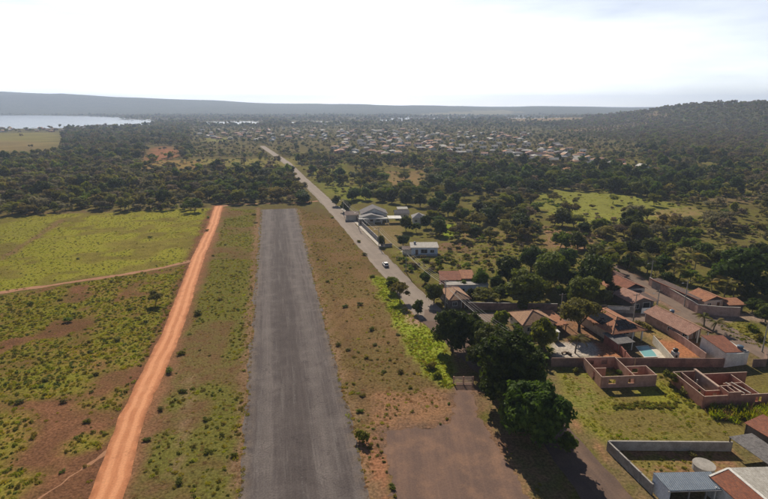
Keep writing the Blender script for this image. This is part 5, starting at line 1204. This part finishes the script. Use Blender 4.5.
# tall white house
t = thing('white_house', 'tall white house with narrow red tiled roof rising above the brown wall', 'house', G(724, 367.5), R(13))
MB().add([(0, 0, -.1), (6, 0, -.1), (6, 7, -.1), (0, 7, -.1), (0, 0, 3.35), (6, 0, 2.8), (6, 7, 3.6), (0, 7, 4.3)], [(0, 3, 2, 1), (4, 5, 6, 7), (0, 1, 5, 4), (1, 2, 6, 5), (2, 3, 7, 6), (3, 0, 4, 7)]).build('wall', 'white_wall', t)
MB().slab([(-.15, .25, 3.52), (4.6, .25, 3.1), (6.2, 7.2, 3.78), (-.15, 7.2, 4.48)], .1).build('roof', 'tile_red', t)
MB().box(.02, 6, -.12, -.002, 2.9, 3.05).build('ledge', 'white_wall', t); MB().box(4.7, 6.0, 0.1, 1.6, 2.82, 3.25).build('tank_base', 'concrete', t); tank(t, 5.2, 1.6, 3.3, .65, .7)
# houses of the back street
t = thing('pink_cottage', 'small pinkish hip roof at the far end of the back street', 'house', G(611, 284), R(12))
MB().box(0, 4.4, 0, 5.5, -.1, 2.5).build('wall', 'white_wall', t); hip(MB(), 0, 4.4, 0, 5.5, 2.55, 1.1).build('roof', 'tile_pink', t); opening(t, 'f', 0, 1, .9, 1.1, 1)
t = thing('hip_cottage', 'red hip roof house in the middle of the back street row', 'house', G(622, 298), R(13))
MB().box(0, 7.5, 0, 8, -.1, 2.6).build('wall', 'cream_wall', t); gable(MB(), 0, 7.5, 0, 8, 2.65, 1.7, 'y', .5).build('roof', 'tile_red', t); MB().slab([(-2.4, 1, 2.2), (-.5, 1, 2.9), (-.5, 8, 2.9), (-2.4, 8, 2.2)], .1).build('side_roof', 'tile_orange', t)
caps(t, 0, 7.5, 0, 8, 2.65, 1.7, 'gable', .5, 'tile_pink')
for y in (1.2, 7.8): post(t, -2.2, y, 2.1, .1)
opening(t, 'f', 0, 1.2, .9, 1.2, 1.1); opening(t, 'f', 0, 4.8, 0, 1, 2.1, 'door')
t = thing('sheet_house', 'house with pale sheet gable roof and dark front at the street corner', 'house', G(631, 311), R(13))
gwall(MB(), 0, 6.5, 0, 8, 2.5, 1.3, 'y').build('wall', 'dark_wall', t); gable(MB(), 0, 6.5, 0, 8, 2.5, 1.3, 'y', .4).build('roof', 'tile_pink', t)
mono(MB(), 6.6, 9, .5, 8, 2.2, 2.5, .2).build('side_roof', 'tile_dark', t); post(t, 8.8, .7, 2.1, .1)
MB().box(6.65, 8.85, 2, 7.8, -.1, 2.15).build('side_room', 'grey_wall', t)
opening(t, 'f', 0, .8, .6, 1.5, 1.3); opening(t, 'f', 0, 3.6, 0, 2.2, 2.1, 'door', 'opening')
ywall('front_wall', 'dark street wall with a long white panel left of the corner house', GP([(606.5, 313), (634, 313.5)]), 2.1, 'grey_wall', .16)
ywall('front_wall', 'short whitewashed wall right of the corner house', GP([(641, 313.5), (660, 312.5)]), 1.6, 'blue_wall', .16)
p0, p1 = G(607.5, 313.2), G(629, 313.6); ob = MB().box(0, (p1 - p0).length, -.04, -.01, 1.1, 1.95).build('sign_board', 'white_wall', None, (p0.x, p0.y - .09, 0), math.atan2(p1.y - p0.y, p1.x - p0.x)); setp(ob, 'long white board fixed along the dark street wall', 'board')
# compound right of the back street
ywall('compound_wall', 'long tall grey-pink wall beside the back street', GP([(648.5, 285), (672, 298.5), (697, 313.5), (722, 316), (739, 316.5)]), 2.6, 'brick_pink', .2, 'concrete')
t = thing('long_shed', 'long low dark roofed shed just behind the tall grey-pink wall', 'shed', G(697.5, 310), R(13))
mono(MB(), .3, 3.2, .5, 19, 2.9, 2.9, .1).build('roof', 'tile_dark', t); MB().box(.5, 3, .7, 18.8, -.1, 2.8).build('wall', 'grey_wall', t)
MB().box(-.02, .18, .3, 19, 2.66, 2.95).build('gutter', 'tile_red', t)
t = thing('orange_house', 'orange tiled house inside the walled compound', 'house', G(703, 310), R(10))
MB().box(0, 6.5, 0, 6, -.1, 2.7).build('wall', 'cream_wall', t); gable(MB(), 0, 6.5, 0, 6, 2.75, 1.3, 'y', .5).build('roof', 'tile_orange', t); caps(t, 0, 6.5, 0, 6, 2.75, 1.3, 'gable', .5, 'tile_tan'); opening(t, 'f', 0, 1, .9, 1.2, 1.0); opening(t, 'f', 0, 4, 0, 1, 2.1, 'door')
t = thing('tile_lean_to', 'small orange tiled lean-to right of the compound house', 'shed', G(728, 312), R(4))
mono(MB(), 0, 4.5, 0, 3.5, 2.2, 2.7, .3).build('roof', 'tile_orange', t); MB().box(.1, 4.4, .3, 3.4, -.1, 2.15).build('wall', 'dark_wall', t)

# ------------------------------------------------------------------ unfinished brick houses
def bwall(t, x0, y0, x1, y1, h, ops=(), th=.16, mat='brick', top='mortar', z0=-.1):
    """one brick wall as a part, with real openings (s0, s1, z0, z1) and a mortar capping"""
    a = Vector((x0, y0, 0)); d = Vector((x1 - x0, y1 - y0, 0)); L = d.length; rz = math.atan2(d.y, d.x); mb = MB(); s = 0
    for s0, s1, q0, q1 in sorted(ops):
        mb.box(s, s0, -th / 2, th / 2, z0, h)
        if q0 > .05: mb.box(s0, s1, -th / 2, th / 2, z0, q0)
        if q1 < h - .05: mb.box(s0, s1, -th / 2, th / 2, q1, h)
        s = s1
    mb.box(s, L, -th / 2, th / 2, z0, h); o = mb.build('wall', mat, t, a, rz)
    if top: MB().box(0, L, -th / 2 - .01, th / 2 + .01, h + .001, h + .06).build('capping', top, o)
    return o
t = thing('unfinished_house', 'smaller roofless pale brick house with window holes and weeds inside', 'house', G(600.6, 388), R(4)); h = 2.5; T = .08
bm_ = 'brick_pale'
bwall(t, 0, 0, 11.5, 0, h, [(1.5, 3.0, .9, 1.9), (5.6, 7.0, .9, 1.9)], mat=bm_); bwall(t, 0, T + .003, 0, 8.2 - T - .003, h, [(2.6, 3.5, 0, 2.1)], mat=bm_)
bwall(t, 0, 8.2, 6.9, 8.2, h, [(1.0, 2.3, .9, 1.9), (4.0, 5.3, .9, 1.9)], mat=bm_); bwall(t, 6.98, T + .003, 6.98, 8.2 + T, h - .15, [(1.2, 2.1, 0, 2.1)], mat=bm_)
bwall(t, 7.07, 4.0, 11.4, 4.0, h - .1, [(1.5, 2.8, .9, 1.9)], mat=bm_); bwall(t, 11.42, T + .003, 11.42, 4.0 + T, h - .05, mat=bm_)
bwall(t, T + .003, 4.6, 3.2, 4.6, h - .6, mat=bm_)
t = thing('unfinished_house', 'larger roofless red brick house with concrete beams at the right edge', 'house', G(702, 408.5), R(5)); h = 2.55
bwall(t, 0, 0, 4.7, 0, h); bwall(t, 0, T + .003, 0, 9.4, h, [(5.5, 6.4, 0, 2.0)]); bwall(t, T + .003, 9.32, 4.7, 9.32, h, [(1, 2.2, .9, 1.9)])
bwall(t, 1.7, 2.0, 4.7, 2.0, h - .1, [(1.6, 2.4, 0, 2.0)]); bwall(t, 1.7, 2.09, 1.7, 9.23, h - .1, [(1.0, 1.9, 0, 2.0)])
bwall(t, 4.8, 2.5, 4.8, 9.6, h + .1, mat='brick_pink'); MB().box(4.55, 5.05, 2.5, 9.6, h + .17, h + .4).build('beam', 'mortar', t)
MB().box(3.0, 3.22, 6.2, 6.42, -.1, 2.4).build('column', 'concrete', t)
for a in ((4.8, 0, 7.3, 0), (4.88, 2.4, 7.22, 2.4)): bwall(t, *a, 3.15, mat='brick')
for a in ((4.88, .09, 4.88, 2.31), (7.22, .09, 7.22, 2.31), (6.2, .09, 6.2, 2.31)): bwall(t, *a, 3.1, mat='brick')
bwall(t, 7.32, .1, 15, .1, h - .1, [(3.2, 4.5, .9, 1.9)]); bwall(t, 4.9, 8.0, 15, 8.0, h); bwall(t, 11.3, .19, 11.3, 7.9, h - .2); bwall(t, 7.32, 4.6, 11.2, 4.6, h - .3, [(1.2, 2.1, 0, 2.0)])
for x in (8.2, 9.4): 
    MB().add([(x, .3, 2.5), (x + .2, .3, 2.5), (x + .2 - .6, 4.5, 2.42), (x - .6, 4.5, 2.42), (x, .3, 2.68), (x + .2, .3, 2.68), (x + .2 - .6, 4.5, 2.6), (x - .6, 4.5, 2.6)], [(0, 3, 2, 1), (4, 5, 6, 7), (0, 1, 5, 4), (1, 2, 6, 5), (2, 3, 7, 6), (3, 0, 4, 7)]).build('beam', 'pale_concrete', t)
t = thing('brick_pile', 'low red brick stub wall in front of the larger unfinished house', 'wall', G(676, 378), R(0))
bwall(t, 0, 0, 3, 0, 1.0)

# ------------------------------------------------------------------ walled yard and house at the lower right
ywall('yard_wall', 'grey wall at the back of the yard below the empty lot', GP([(608, 450), (670, 450.5), (731, 451)]), 1.7, 'grey_wall', .16, 'concrete')
ywall('yard_wall', 'grey wall running down the road side of the yard', GP([(607.5, 450.8), (628, 471), (651, 494)]), 1.7, 'grey_wall', .16, 'concrete', pil=3.0)
g_ = G(703, 470); t = thing('cistern', 'round grey cistern with flat cover in the walled yard', 'tank', g_)
MB().tube([(0, 0, -.1), (0, 0, 1.0)], [1.55, 1.55], 24).build('ring', 'grey_wall', t); MB().tube([(0, 0, 1.001), (0, 0, 1.1)], [1.62, 1.62], 24).build('cover', 'concrete', t)
def rq(name, mat, pts, t, th=.1):
    o0 = t.location; return MB().slab([(p_.x - o0.x, p_.y - o0.y, p_.z) for p_ in pts], th).build(name, mat, t)
c0 = G(653, 487, 0); t = thing('carport', 'open carport with blue-grey metal roof beside the yard', 'carport', c0)
RQ = [G(653, 472.5, 3.0), G(711, 471.5, 3.0), G(722, 489, 2.8), G(670, 490.5, 2.8)]
rq('roof', 'sheet_blue', RQ, t)
a, b2, c, d = [Vector((p_.x - c0.x, p_.y - c0.y, 0)) for p_ in RQ]
def wallq(t, p0, p1, z1, mat, name='wall', th=.16, z1b=None):
    p0 = Vector((p0[0], p0[1], 0)); p1 = Vector((p1[0], p1[1], 0)); dv = (p1 - p0); n = Vector((-dv.y, dv.x, 0)).normalized() * th / 2; zb = z1 if z1b is None else z1b
    v = [p0 - n, p1 - n, p1 + n, p0 + n]; return MB().add([(q_.x, q_.y, -.1) for q_ in v] + [(v[0].x, v[0].y, z1), (v[1].x, v[1].y, zb), (v[2].x, v[2].y, zb), (v[3].x, v[3].y, z1)],
        [(0, 3, 2, 1), (4, 5, 6, 7), (0, 1, 5, 4), (1, 2, 6, 5), (2, 3, 7, 6), (3, 0, 4, 7)]).build(name, mat, t)
ins_ = lambda p_, k=.97: (a + b2 + c + d) / 4 + (p_ - (a + b2 + c + d) / 4) * k
wallq(t, ins_(a), ins_(d), 2.86, 'blue_wall', z1b=2.68); wallq(t, ins_(b2), ins_(a, .955), 2.86, 'blue_wall')
for k in (.38, .72): q_ = ins_(d).lerp(ins_(c), k); post(t, q_.x, q_.y, 2.68, .09, 'steel')
rq('roof_beam', 'steel', [G(668, 490.9, 2.72), G(722, 489.6, 2.72), G(722.5, 490.4, 2.72), G(668.5, 491.7, 2.72)], t, .12)
# tiled and white roofed house
c0 = G(727, 484, 0); t = thing('gabled_house', 'house with one red tiled slope and one cream sheet slope at the lower right corner', 'house', c0)
r0, r1 = G(727.5, 467.5, 4.1), G(763, 497, 4.1); rd = (r1 - r0); r1 = r0 + rd * 1.5
e0 = G(708.5, 475.5, 3.15); e1 = e0 + rd * 1.5; f0 = G(771, 466.5, 3.2); f1 = f0 + rd * 1.5
rq('roof', 'tile_red', [e0, e1, r1, r0], t, .12); rq('sheet_roof', 'sheet_white', [r0 + Vector((.1, 0, -.01)), r1 + Vector((.1, 0, -.01)), f1, f0], t, .1)
up = Vector((0, 0, .07)); pv = (r0 - e0)
rq('ridge_cap', 'white_wall', [r0 + up - pv * .05, r1 + up - pv * .05, r1 + up + Vector((.28, 0, -.02)), r0 + up + Vector((.28, 0, -.02))], t, .06)
rq('verge', 'white_wall', [e0 + up, e0 + up + rd.normalized() * .3, r0 + up + rd.normalized() * .3 - pv * .05, r0 + up - pv * .05], t, .06)
lo = lambda p_, k: Vector((p_.x - c0.x, p_.y - c0.y, 0)) 
A_, B_, C_, D2 = lo(e0, 0) + (lo(r0, 0) - lo(e0, 0)) * .06 + rd.normalized() * .3, lo(e1, 0) + (lo(r1, 0) - lo(e1, 0)) * .06, lo(f1, 0) - Vector((.3, 0, 0)), lo(f0, 0) - Vector((.3, 0, 0)) + rd.normalized() * .3
A_.z = B_.z = C_.z = D2.z = 0
wallq(t, A_, B_, 3.0, 'white_wall'); wallq(t, (A_ + rd.normalized() * .1), (lo(r0, 0) + rd.normalized() * .3), 3.05, 'white_wall', z1b=3.85); wallq(t, (lo(r0, 0) + rd.normalized() * .3), D2, 3.85, 'white_wall', z1b=3.05)
for k in (.18, .5): 
    q_ = A_.lerp(B_, k) - Vector((.6, .25, 0)); post(t, q_.x, q_.y, 2.9, .1, 'white_wall', 'column')
# grey fibre sheet roof
c0 = G(745, 462, 0); t = thing('open_shed', 'open shed with broad grey sheet roof at the back of the yard', 'shed', c0)
Q4 = [G(728.5, 436.5, 2.6), G(752, 433, 2.7), G(790, 459, 2.7), G(768, 464, 2.6)]
rq('roof', 'sheet_grey', Q4, t, .07)
for q_ in Q4: cc_ = sum(Q4, Vector()) / 4; p_ = cc_ + (q_ - cc_) * .93 - c0; post(t, p_.x, p_.y, 2.55, .09, 'wood_dark')
c0 = G(757, 448, 0); t = thing('tiled_shed', 'red tiled roof at the right edge above the grey sheet roof', 'shed', c0)
Q5 = [G(744, 422.5, 2.4), G(763, 414, 3.0), G(800, 434, 3.0), G(785, 447, 2.4)]
rq('roof', 'tile_red', Q5, t, .1)
ctr = sum(Q5, Vector()) / 4
qs = [ctr + (q_ - ctr) * .9 - c0 for q_ in Q5]
wallq(t, qs[0], qs[1], 2.25, 'dark_wall', z1b=2.8); wallq(t, qs[3], qs[0] + (qs[3] - qs[0]) * .04, 2.2, 'dark_wall'); wallq(t, qs[1] + (qs[2] - qs[1]) * .04, qs[2], 2.8, 'dark_wall')

# ------------------------------------------------------------------ gate to the apron
pA, pB = G(453.5, 384), G(473, 384); t = thing('field_gate', 'timber bar gate across the track at the apron', 'gate', pA, math.atan2(pB.y - pA.y, pB.x - pA.x)); gl = (pB - pA).length
for x in (0, gl / 2, gl): post(t, x, 0, 1.75, .11, 'brick_pale', 'post')
for k in range(5): MB().box(.12, gl / 2 - .12, -.04, .04, .25 + .32 * k, .40 + .32 * k).build('bar', 'mortar', t); MB().box(gl / 2 + .12, gl - .12, -.04, .04, .25 + .32 * k, .40 + .32 * k).build('bar', 'mortar', t)

# ------------------------------------------------------------------ cars
def wheelmesh():
    ty = MB().tube([(0, -.1, 0), (0, -.06, 0), (0, .06, 0), (0, .1, 0)], [.26, .31, .31, .26], 16).mesh('tyre', 'tyre'); ri = MB().tube([(0, -.105, 0), (0, .105, 0)], [.18, .18], 12).mesh('rim', 'steel'); return ty, ri
TY, RI = wheelmesh()
def car(loc, rz, mat, label):
    t = thing('car', label, 'car', loc, rz)       # nose along +x
    bm = bmesh.new()
    prof = [(-1.98, .32), (-2.02, .62), (-1.92, .92), (-.9, .98), (.75, .96), (1.75, .84), (2.0, .62), (1.98, .30)]
    L = [bm.verts.new((x, -.82, z)) for x, z in prof]; Rr = [bm.verts.new((x, .82, z)) for x, z in prof]
    n = len(prof)
    for i in range(n): bm.faces.new((L[i], L[(i + 1) % n], Rr[(i + 1) % n], Rr[i]))
    bm.faces.new(L[::-1]); bm.faces.new(Rr); bmesh.ops.recalc_face_normals(bm, faces=bm.faces)
    bmesh.ops.bevel(bm, geom=[e for e in bm.edges], offset=.07, segments=2, affect='EDGES', profile=.6)
    me = bpy.data.meshes.new('body'); bm.to_mesh(me); bm.free(); me.materials.append(MATS[mat]); link('body', me, t)
    def fr(z0, z1, g, nm, mt):      # frustum cabin
        b0 = [(-1.75, -.74), (.85, -.74), (.85, .74), (-1.75, .74)]; b1 = [(-1.3, -.6), (.2, -.6), (.2, .6), (-1.3, .6)]
        l = lambda a, b_, k: (a[0] + (b_[0] - a[0]) * k, a[1] + (b_[1] - a[1]) * k)
        lo_ = [l(p_, q_, (z0 - .9) / .5) for p_, q_ in zip(b0, b1)]; hi = [l(p_, q_, (z1 - .9) / .5) for p_, q_ in zip(b0, b1)]
        return MB().add([(p_[0], p_[1], z0) for p_ in lo_] + [(p_[0], p_[1], z1) for p_ in hi], [(0, 3, 2, 1), (4, 5, 6, 7), (0, 1, 5, 4), (1, 2, 6, 5), (2, 3, 7, 6), (3, 0, 4, 7)]).build(nm, mt, t)
    fr(.9, 1.36, 0, 'window_band', 'window_glass')
    MB().slab([(-1.42, -.63, 1.45), (.26, -.63, 1.45), (.26, .63, 1.45), (-1.42, .63, 1.45)], .088).build('roof', mat, t)
    for x in (-1.3, 1.28):
        for y in (-.76, .76):
            wv = link('wheel', TY, t, (x, y, .31)); link('rim', RI, wv)
    for y in (-.62, .62):
        MB().box(-2.045, -1.99, y - .14, y + .14, .62, .84).build('tail_light', 'tail_lamp', t); MB().box(1.9, 2.02, y - .15, y + .15, .6, .72).build('headlight', 'frame_white', t)
    MB().box(-2.06, -1.98, -.25, .25, .48, .6).build('number_plate', 'frame_white', t); MB().box(-2.08, -1.9, -.78, .78, .3, .44).build('bumper', 'black_plastic', t)
    return t
rdv = (ROAD[5] - ROAD[6]).normalized(); g_ = G(385.5, 266)
car((g_.x, g_.y, .035), math.atan2(rdv.y, rdv.x), 'car_white', 'white car driving away on the main road')
g_ = G(425, 283); put_tree('dark', g_.x, g_.y, 4.4, 3.6, 'low dark bush-like tree on the right verge above the junction')

# ------------------------------------------------------------------ utility poles and wires
def pole(p_, h, label, group=None, rz=0.0, lean=(0, 0), lamp=True):
    t = thing('utility_pole', label, 'pole', (p_[0], p_[1], 0), rz, group)
    MB().tube([(0, 0, -.2), (lean[0], lean[1], h)], [.16, .10], 8).build('shaft', 'pole_concrete', t)
    MB().box(lean[0] - .9, lean[0] + .9, lean[1] - .06, lean[1] + .06, h - .45, h - .33).build('crossarm', 'wood_dark', t)
    for x in (-.8, 0, .8): MB().tube([(lean[0] + x, lean[1], h - .33), (lean[0] + x, lean[1], h - .15)], .05, 6).build('insulator', 'steel', t)
    if lamp: MB().tube([(lean[0], lean[1] - .1, h - 1.4), (lean[0] - .7, lean[1] - .1, h - .9), (lean[0] - 1.5, lean[1] - .1, h - .8)], .035, 5).build('lamp_arm', 'steel', t); MB().box(lean[0] - 2.0, lean[0] - 1.45, lean[1] - .2, lean[1], h - .86, h - .76).build('lamp_head', 'steel', t)
    return t
p1 = G(406, 272); p2 = G(445, 308); dv = p2 - p1; rzp = math.atan2(dv.y, dv.x) + math.pi / 2
seq = [p1 - dv * 3, p1 - dv * 2, p1 - dv, p1, p2, p2 + dv]
names = ['utility pole farthest up the main road, beyond the villa', 'utility pole beside the far part of the villa wall', 'utility pole near the gate pillars of the villa yard', 'utility pole on the verge left of the rough grass', 'utility pole beside the tan corner house', 'utility pole hidden among the roadside trees']
for p_, nm in zip(seq, names): pole(p_, 8.2, nm, rz=rzp)
ax_ = Vector((math.cos(rzp), math.sin(rzp), 0))
for i in range(len(seq) - 1):
    t = thing('power_line', 'power line from the %s to the next one' % ['farthest pole', 'pole by the far villa wall', 'pole near the villa gate', 'pole on the verge', 'corner house pole'][i], 'wires', (seq[i].x, seq[i].y, 8.05))
    for x in (-.8, 0, .8):
        d_ = seq[i + 1] - seq[i]; pts = [d_ * (k / 8) + ax_ * x + Vector((0, 0, -.9 * 4 * (k / 8) * (1 - k / 8))) for k in range(9)]
        MB().tube(pts, .02, 4, False).build('wire', 'cable', t)
    pts = [d_ * (k / 8) + Vector((0, 0, -1.3 - .8 * 4 * (k / 8) * (1 - k / 8))) for k in range(9)]; MB().tube(pts, .055, 4, False).build('twisted_cable', 'cable', t)
for px, py, h, lb in [(684, 306.5, 8, 'utility pole in front of the tall grey-pink wall'), (633, 322, 8, 'utility pole on the cross street above the solar panels'), (762, 352, 7.5, 'dark pole on the rough grass at the right edge'), (656, 314, 7, 'slim pole at the street corner beside the whitewashed wall'), (650, 283, 7.5, 'utility pole at the far end of the tall grey-pink wall'), (560, 320, 7.5, 'utility pole on the cross street left of the olive tree')]:
    g_ = G(px, py); pole(g_, h, lb, rz=R(12), lamp=py < 320)

# ------------------------------------------------------------------ small things around the yards
rs = random.Random(9)
g_ = G(566, 352); 
for i, (px, py, sx, sy, sz, mt, lb, nm, ct) in enumerate([(564, 353.5, 1.4, .5, .4, 'door_wood', 'brown timber pallet lying on the concrete yard', 'pallet', 'pallet'), (569, 354.5, .5, 1.2, .5, 'wood_dark', 'dark bench on the concrete yard near the palm', 'bench', 'bench'), (700, 353, 1.6, 1.0, .9, 'black_plastic', 'dark crate at the foot of the pinkish wall in the red yard', 'crate', 'crate')]):
    g_ = G(px, py); t = thing(nm, lb, ct, g_, rs.uniform(0, 1))
    for k in range(4): MB().box(-sx / 2, sx / 2, -sy / 2 + k * sy / 4, -sy / 2 + k * sy / 4 + sy / 5, sz - .06, sz).build('slat', mt, t)
    for q_ in (-1, 1): MB().box(q_ * sx * .4 - .06, q_ * sx * .4 + .06, -sy / 2, sy / 2, -.02, sz - .061).build('leg', mt, t)

# ------------------------------------------------------------------ far town
WM = ['white_wall', 'white_wall', 'cream_wall', 'brick_pale', 'blue_wall', 'brick_pink']; RM = ['tile_tan', 'tile_pink', 'sheet_white', 'tile_tan', 'sheet_grey', 'roof_pale', 'tile_orange', 'sheet_white', 'sheet_white', 'roof_pale', 'tile_pink']
HP = {}
for i, (hx, hy, hw, hd, hh, hr) in enumerate(TOWN):
    wmk, rmk, ax = tr.choice(WM), tr.choice(RM), tr.choice('xyh')
    key = (wmk, rmk, ax)
    if key not in HP:
        w0 = gwall(MB(), -.5, .5, -.5, .5, .72, .001, 'y').mesh('wall', wmk)
        w0 = MB().box(-.5, .5, -.5, .5, -.05, .74).mesh('wall', wmk)
        mb = MB()
        if ax == 'h': hip(mb, -.5, .5, -.5, .5, .75, .32, .06, .03)
        else: gable(mb, -.5, .5, -.5, .5, .76, .34, ax, .05, .03)
        wn = MB()
        HP[key] = (w0, mb.mesh('roof', rmk))
    look = {'tile_tan': 'tan tiled', 'tile_pink': 'pinkish tiled', 'sheet_white': 'white sheet', 'tile_red': 'red tiled', 'sheet_grey': 'grey sheet', 'roof_pale': 'pale grey', 'tile_orange': 'orange tiled'}[rmk]; wl = {'white_wall': 'white', 'cream_wall': 'cream', 'brick_pale': 'brick', 'blue_wall': 'pale blue', 'brick_pink': 'pink brick'}[wmk]
    if i >= NSHORE: lb, gp = 'low house in the row by the lake, above the pale far field', 'houses near the lake'
    elif hx < G(345, 140).x: lb, gp = 'house in the left of the far town, near the water', 'houses of the far town, left part'
    elif hy < 620: lb, gp = 'house on the near right edge of the far town below the hill', 'houses of the far town, right edge'
    else: lb, gp = 'house in the middle of the far town among trees', 'houses of the far town, middle part'
    lb = '%s walled house with %s roof %s' % (wl, look, {'houses near the lake': 'in the row by the lake', 'houses of the far town, left part': 'in the left part of the far town', 'houses of the far town, right edge': 'on the right edge of the far town', 'houses of the far town, middle part': 'in the %s middle of the far town' % ('nearer' if hy < 850 else 'farther')}[gp])
    t = thing('town_house', lb, 'house', (hx, hy, tz(hx, hy)), hr, gp); t.scale = (hw, hd, hh * 1.55)
    link('wall', HP[key][0], t); link('roof', HP[key][1], t)
    if hy < 900:
        for k in range(2): 
            wo = MB().box(-.38 + .5 * k, -.2 + .5 * k, -.506, -.5, .25, .55).build('window', 'window_glass', t)
# radio mast by the water
g_ = G(325, 128); t = thing('radio_mast', 'thin lattice mast rising over the town by the water', 'mast', (g_.x, g_.y, 0))
for a in range(3):
    c_, s_ = math.cos(a * 2.094), math.sin(a * 2.094); MB().tube([(1.1 * c_, 1.1 * s_, -.2), (.4 * c_, .4 * s_, 40)], [.28, .2], 5).build('leg', 'steel', t)
for k in range(9):
    z0 = 2 + k * 4.2; r0_ = 1.1 - .7 * z0 / 40
    MB().tube([(r0_ * math.cos(a * 2.094), r0_ * math.sin(a * 2.094), z0) for a in (0, 1, 2, 3)], .12, 4).build('brace', 'steel', t)

# ------------------------------------------------------------------ haze
mb = MB().box(-8800, 8800, -700, 9700, -5, 230); m = bpy.data.materials.new('haze'); m.use_nodes = True; nt = m.node_tree; nt.nodes.clear(); MATS['haze'] = m
o_ = nt.nodes.new('ShaderNodeOutputMaterial'); pv_ = nt.nodes.new('ShaderNodeVolumePrincipled')
pv_.inputs['Color'].default_value = (.60, .73, 1.0, 1); pv_.inputs['Density'].default_value = 0.00015; pv_.inputs['Anisotropy'].default_value = .3
nt.links.new(pv_.outputs[0], o_.inputs['Volume'])
setp(mb.build('haze', 'haze'), 'pale blue haze filling the air over the whole valley', 'haze', kind='stuff')
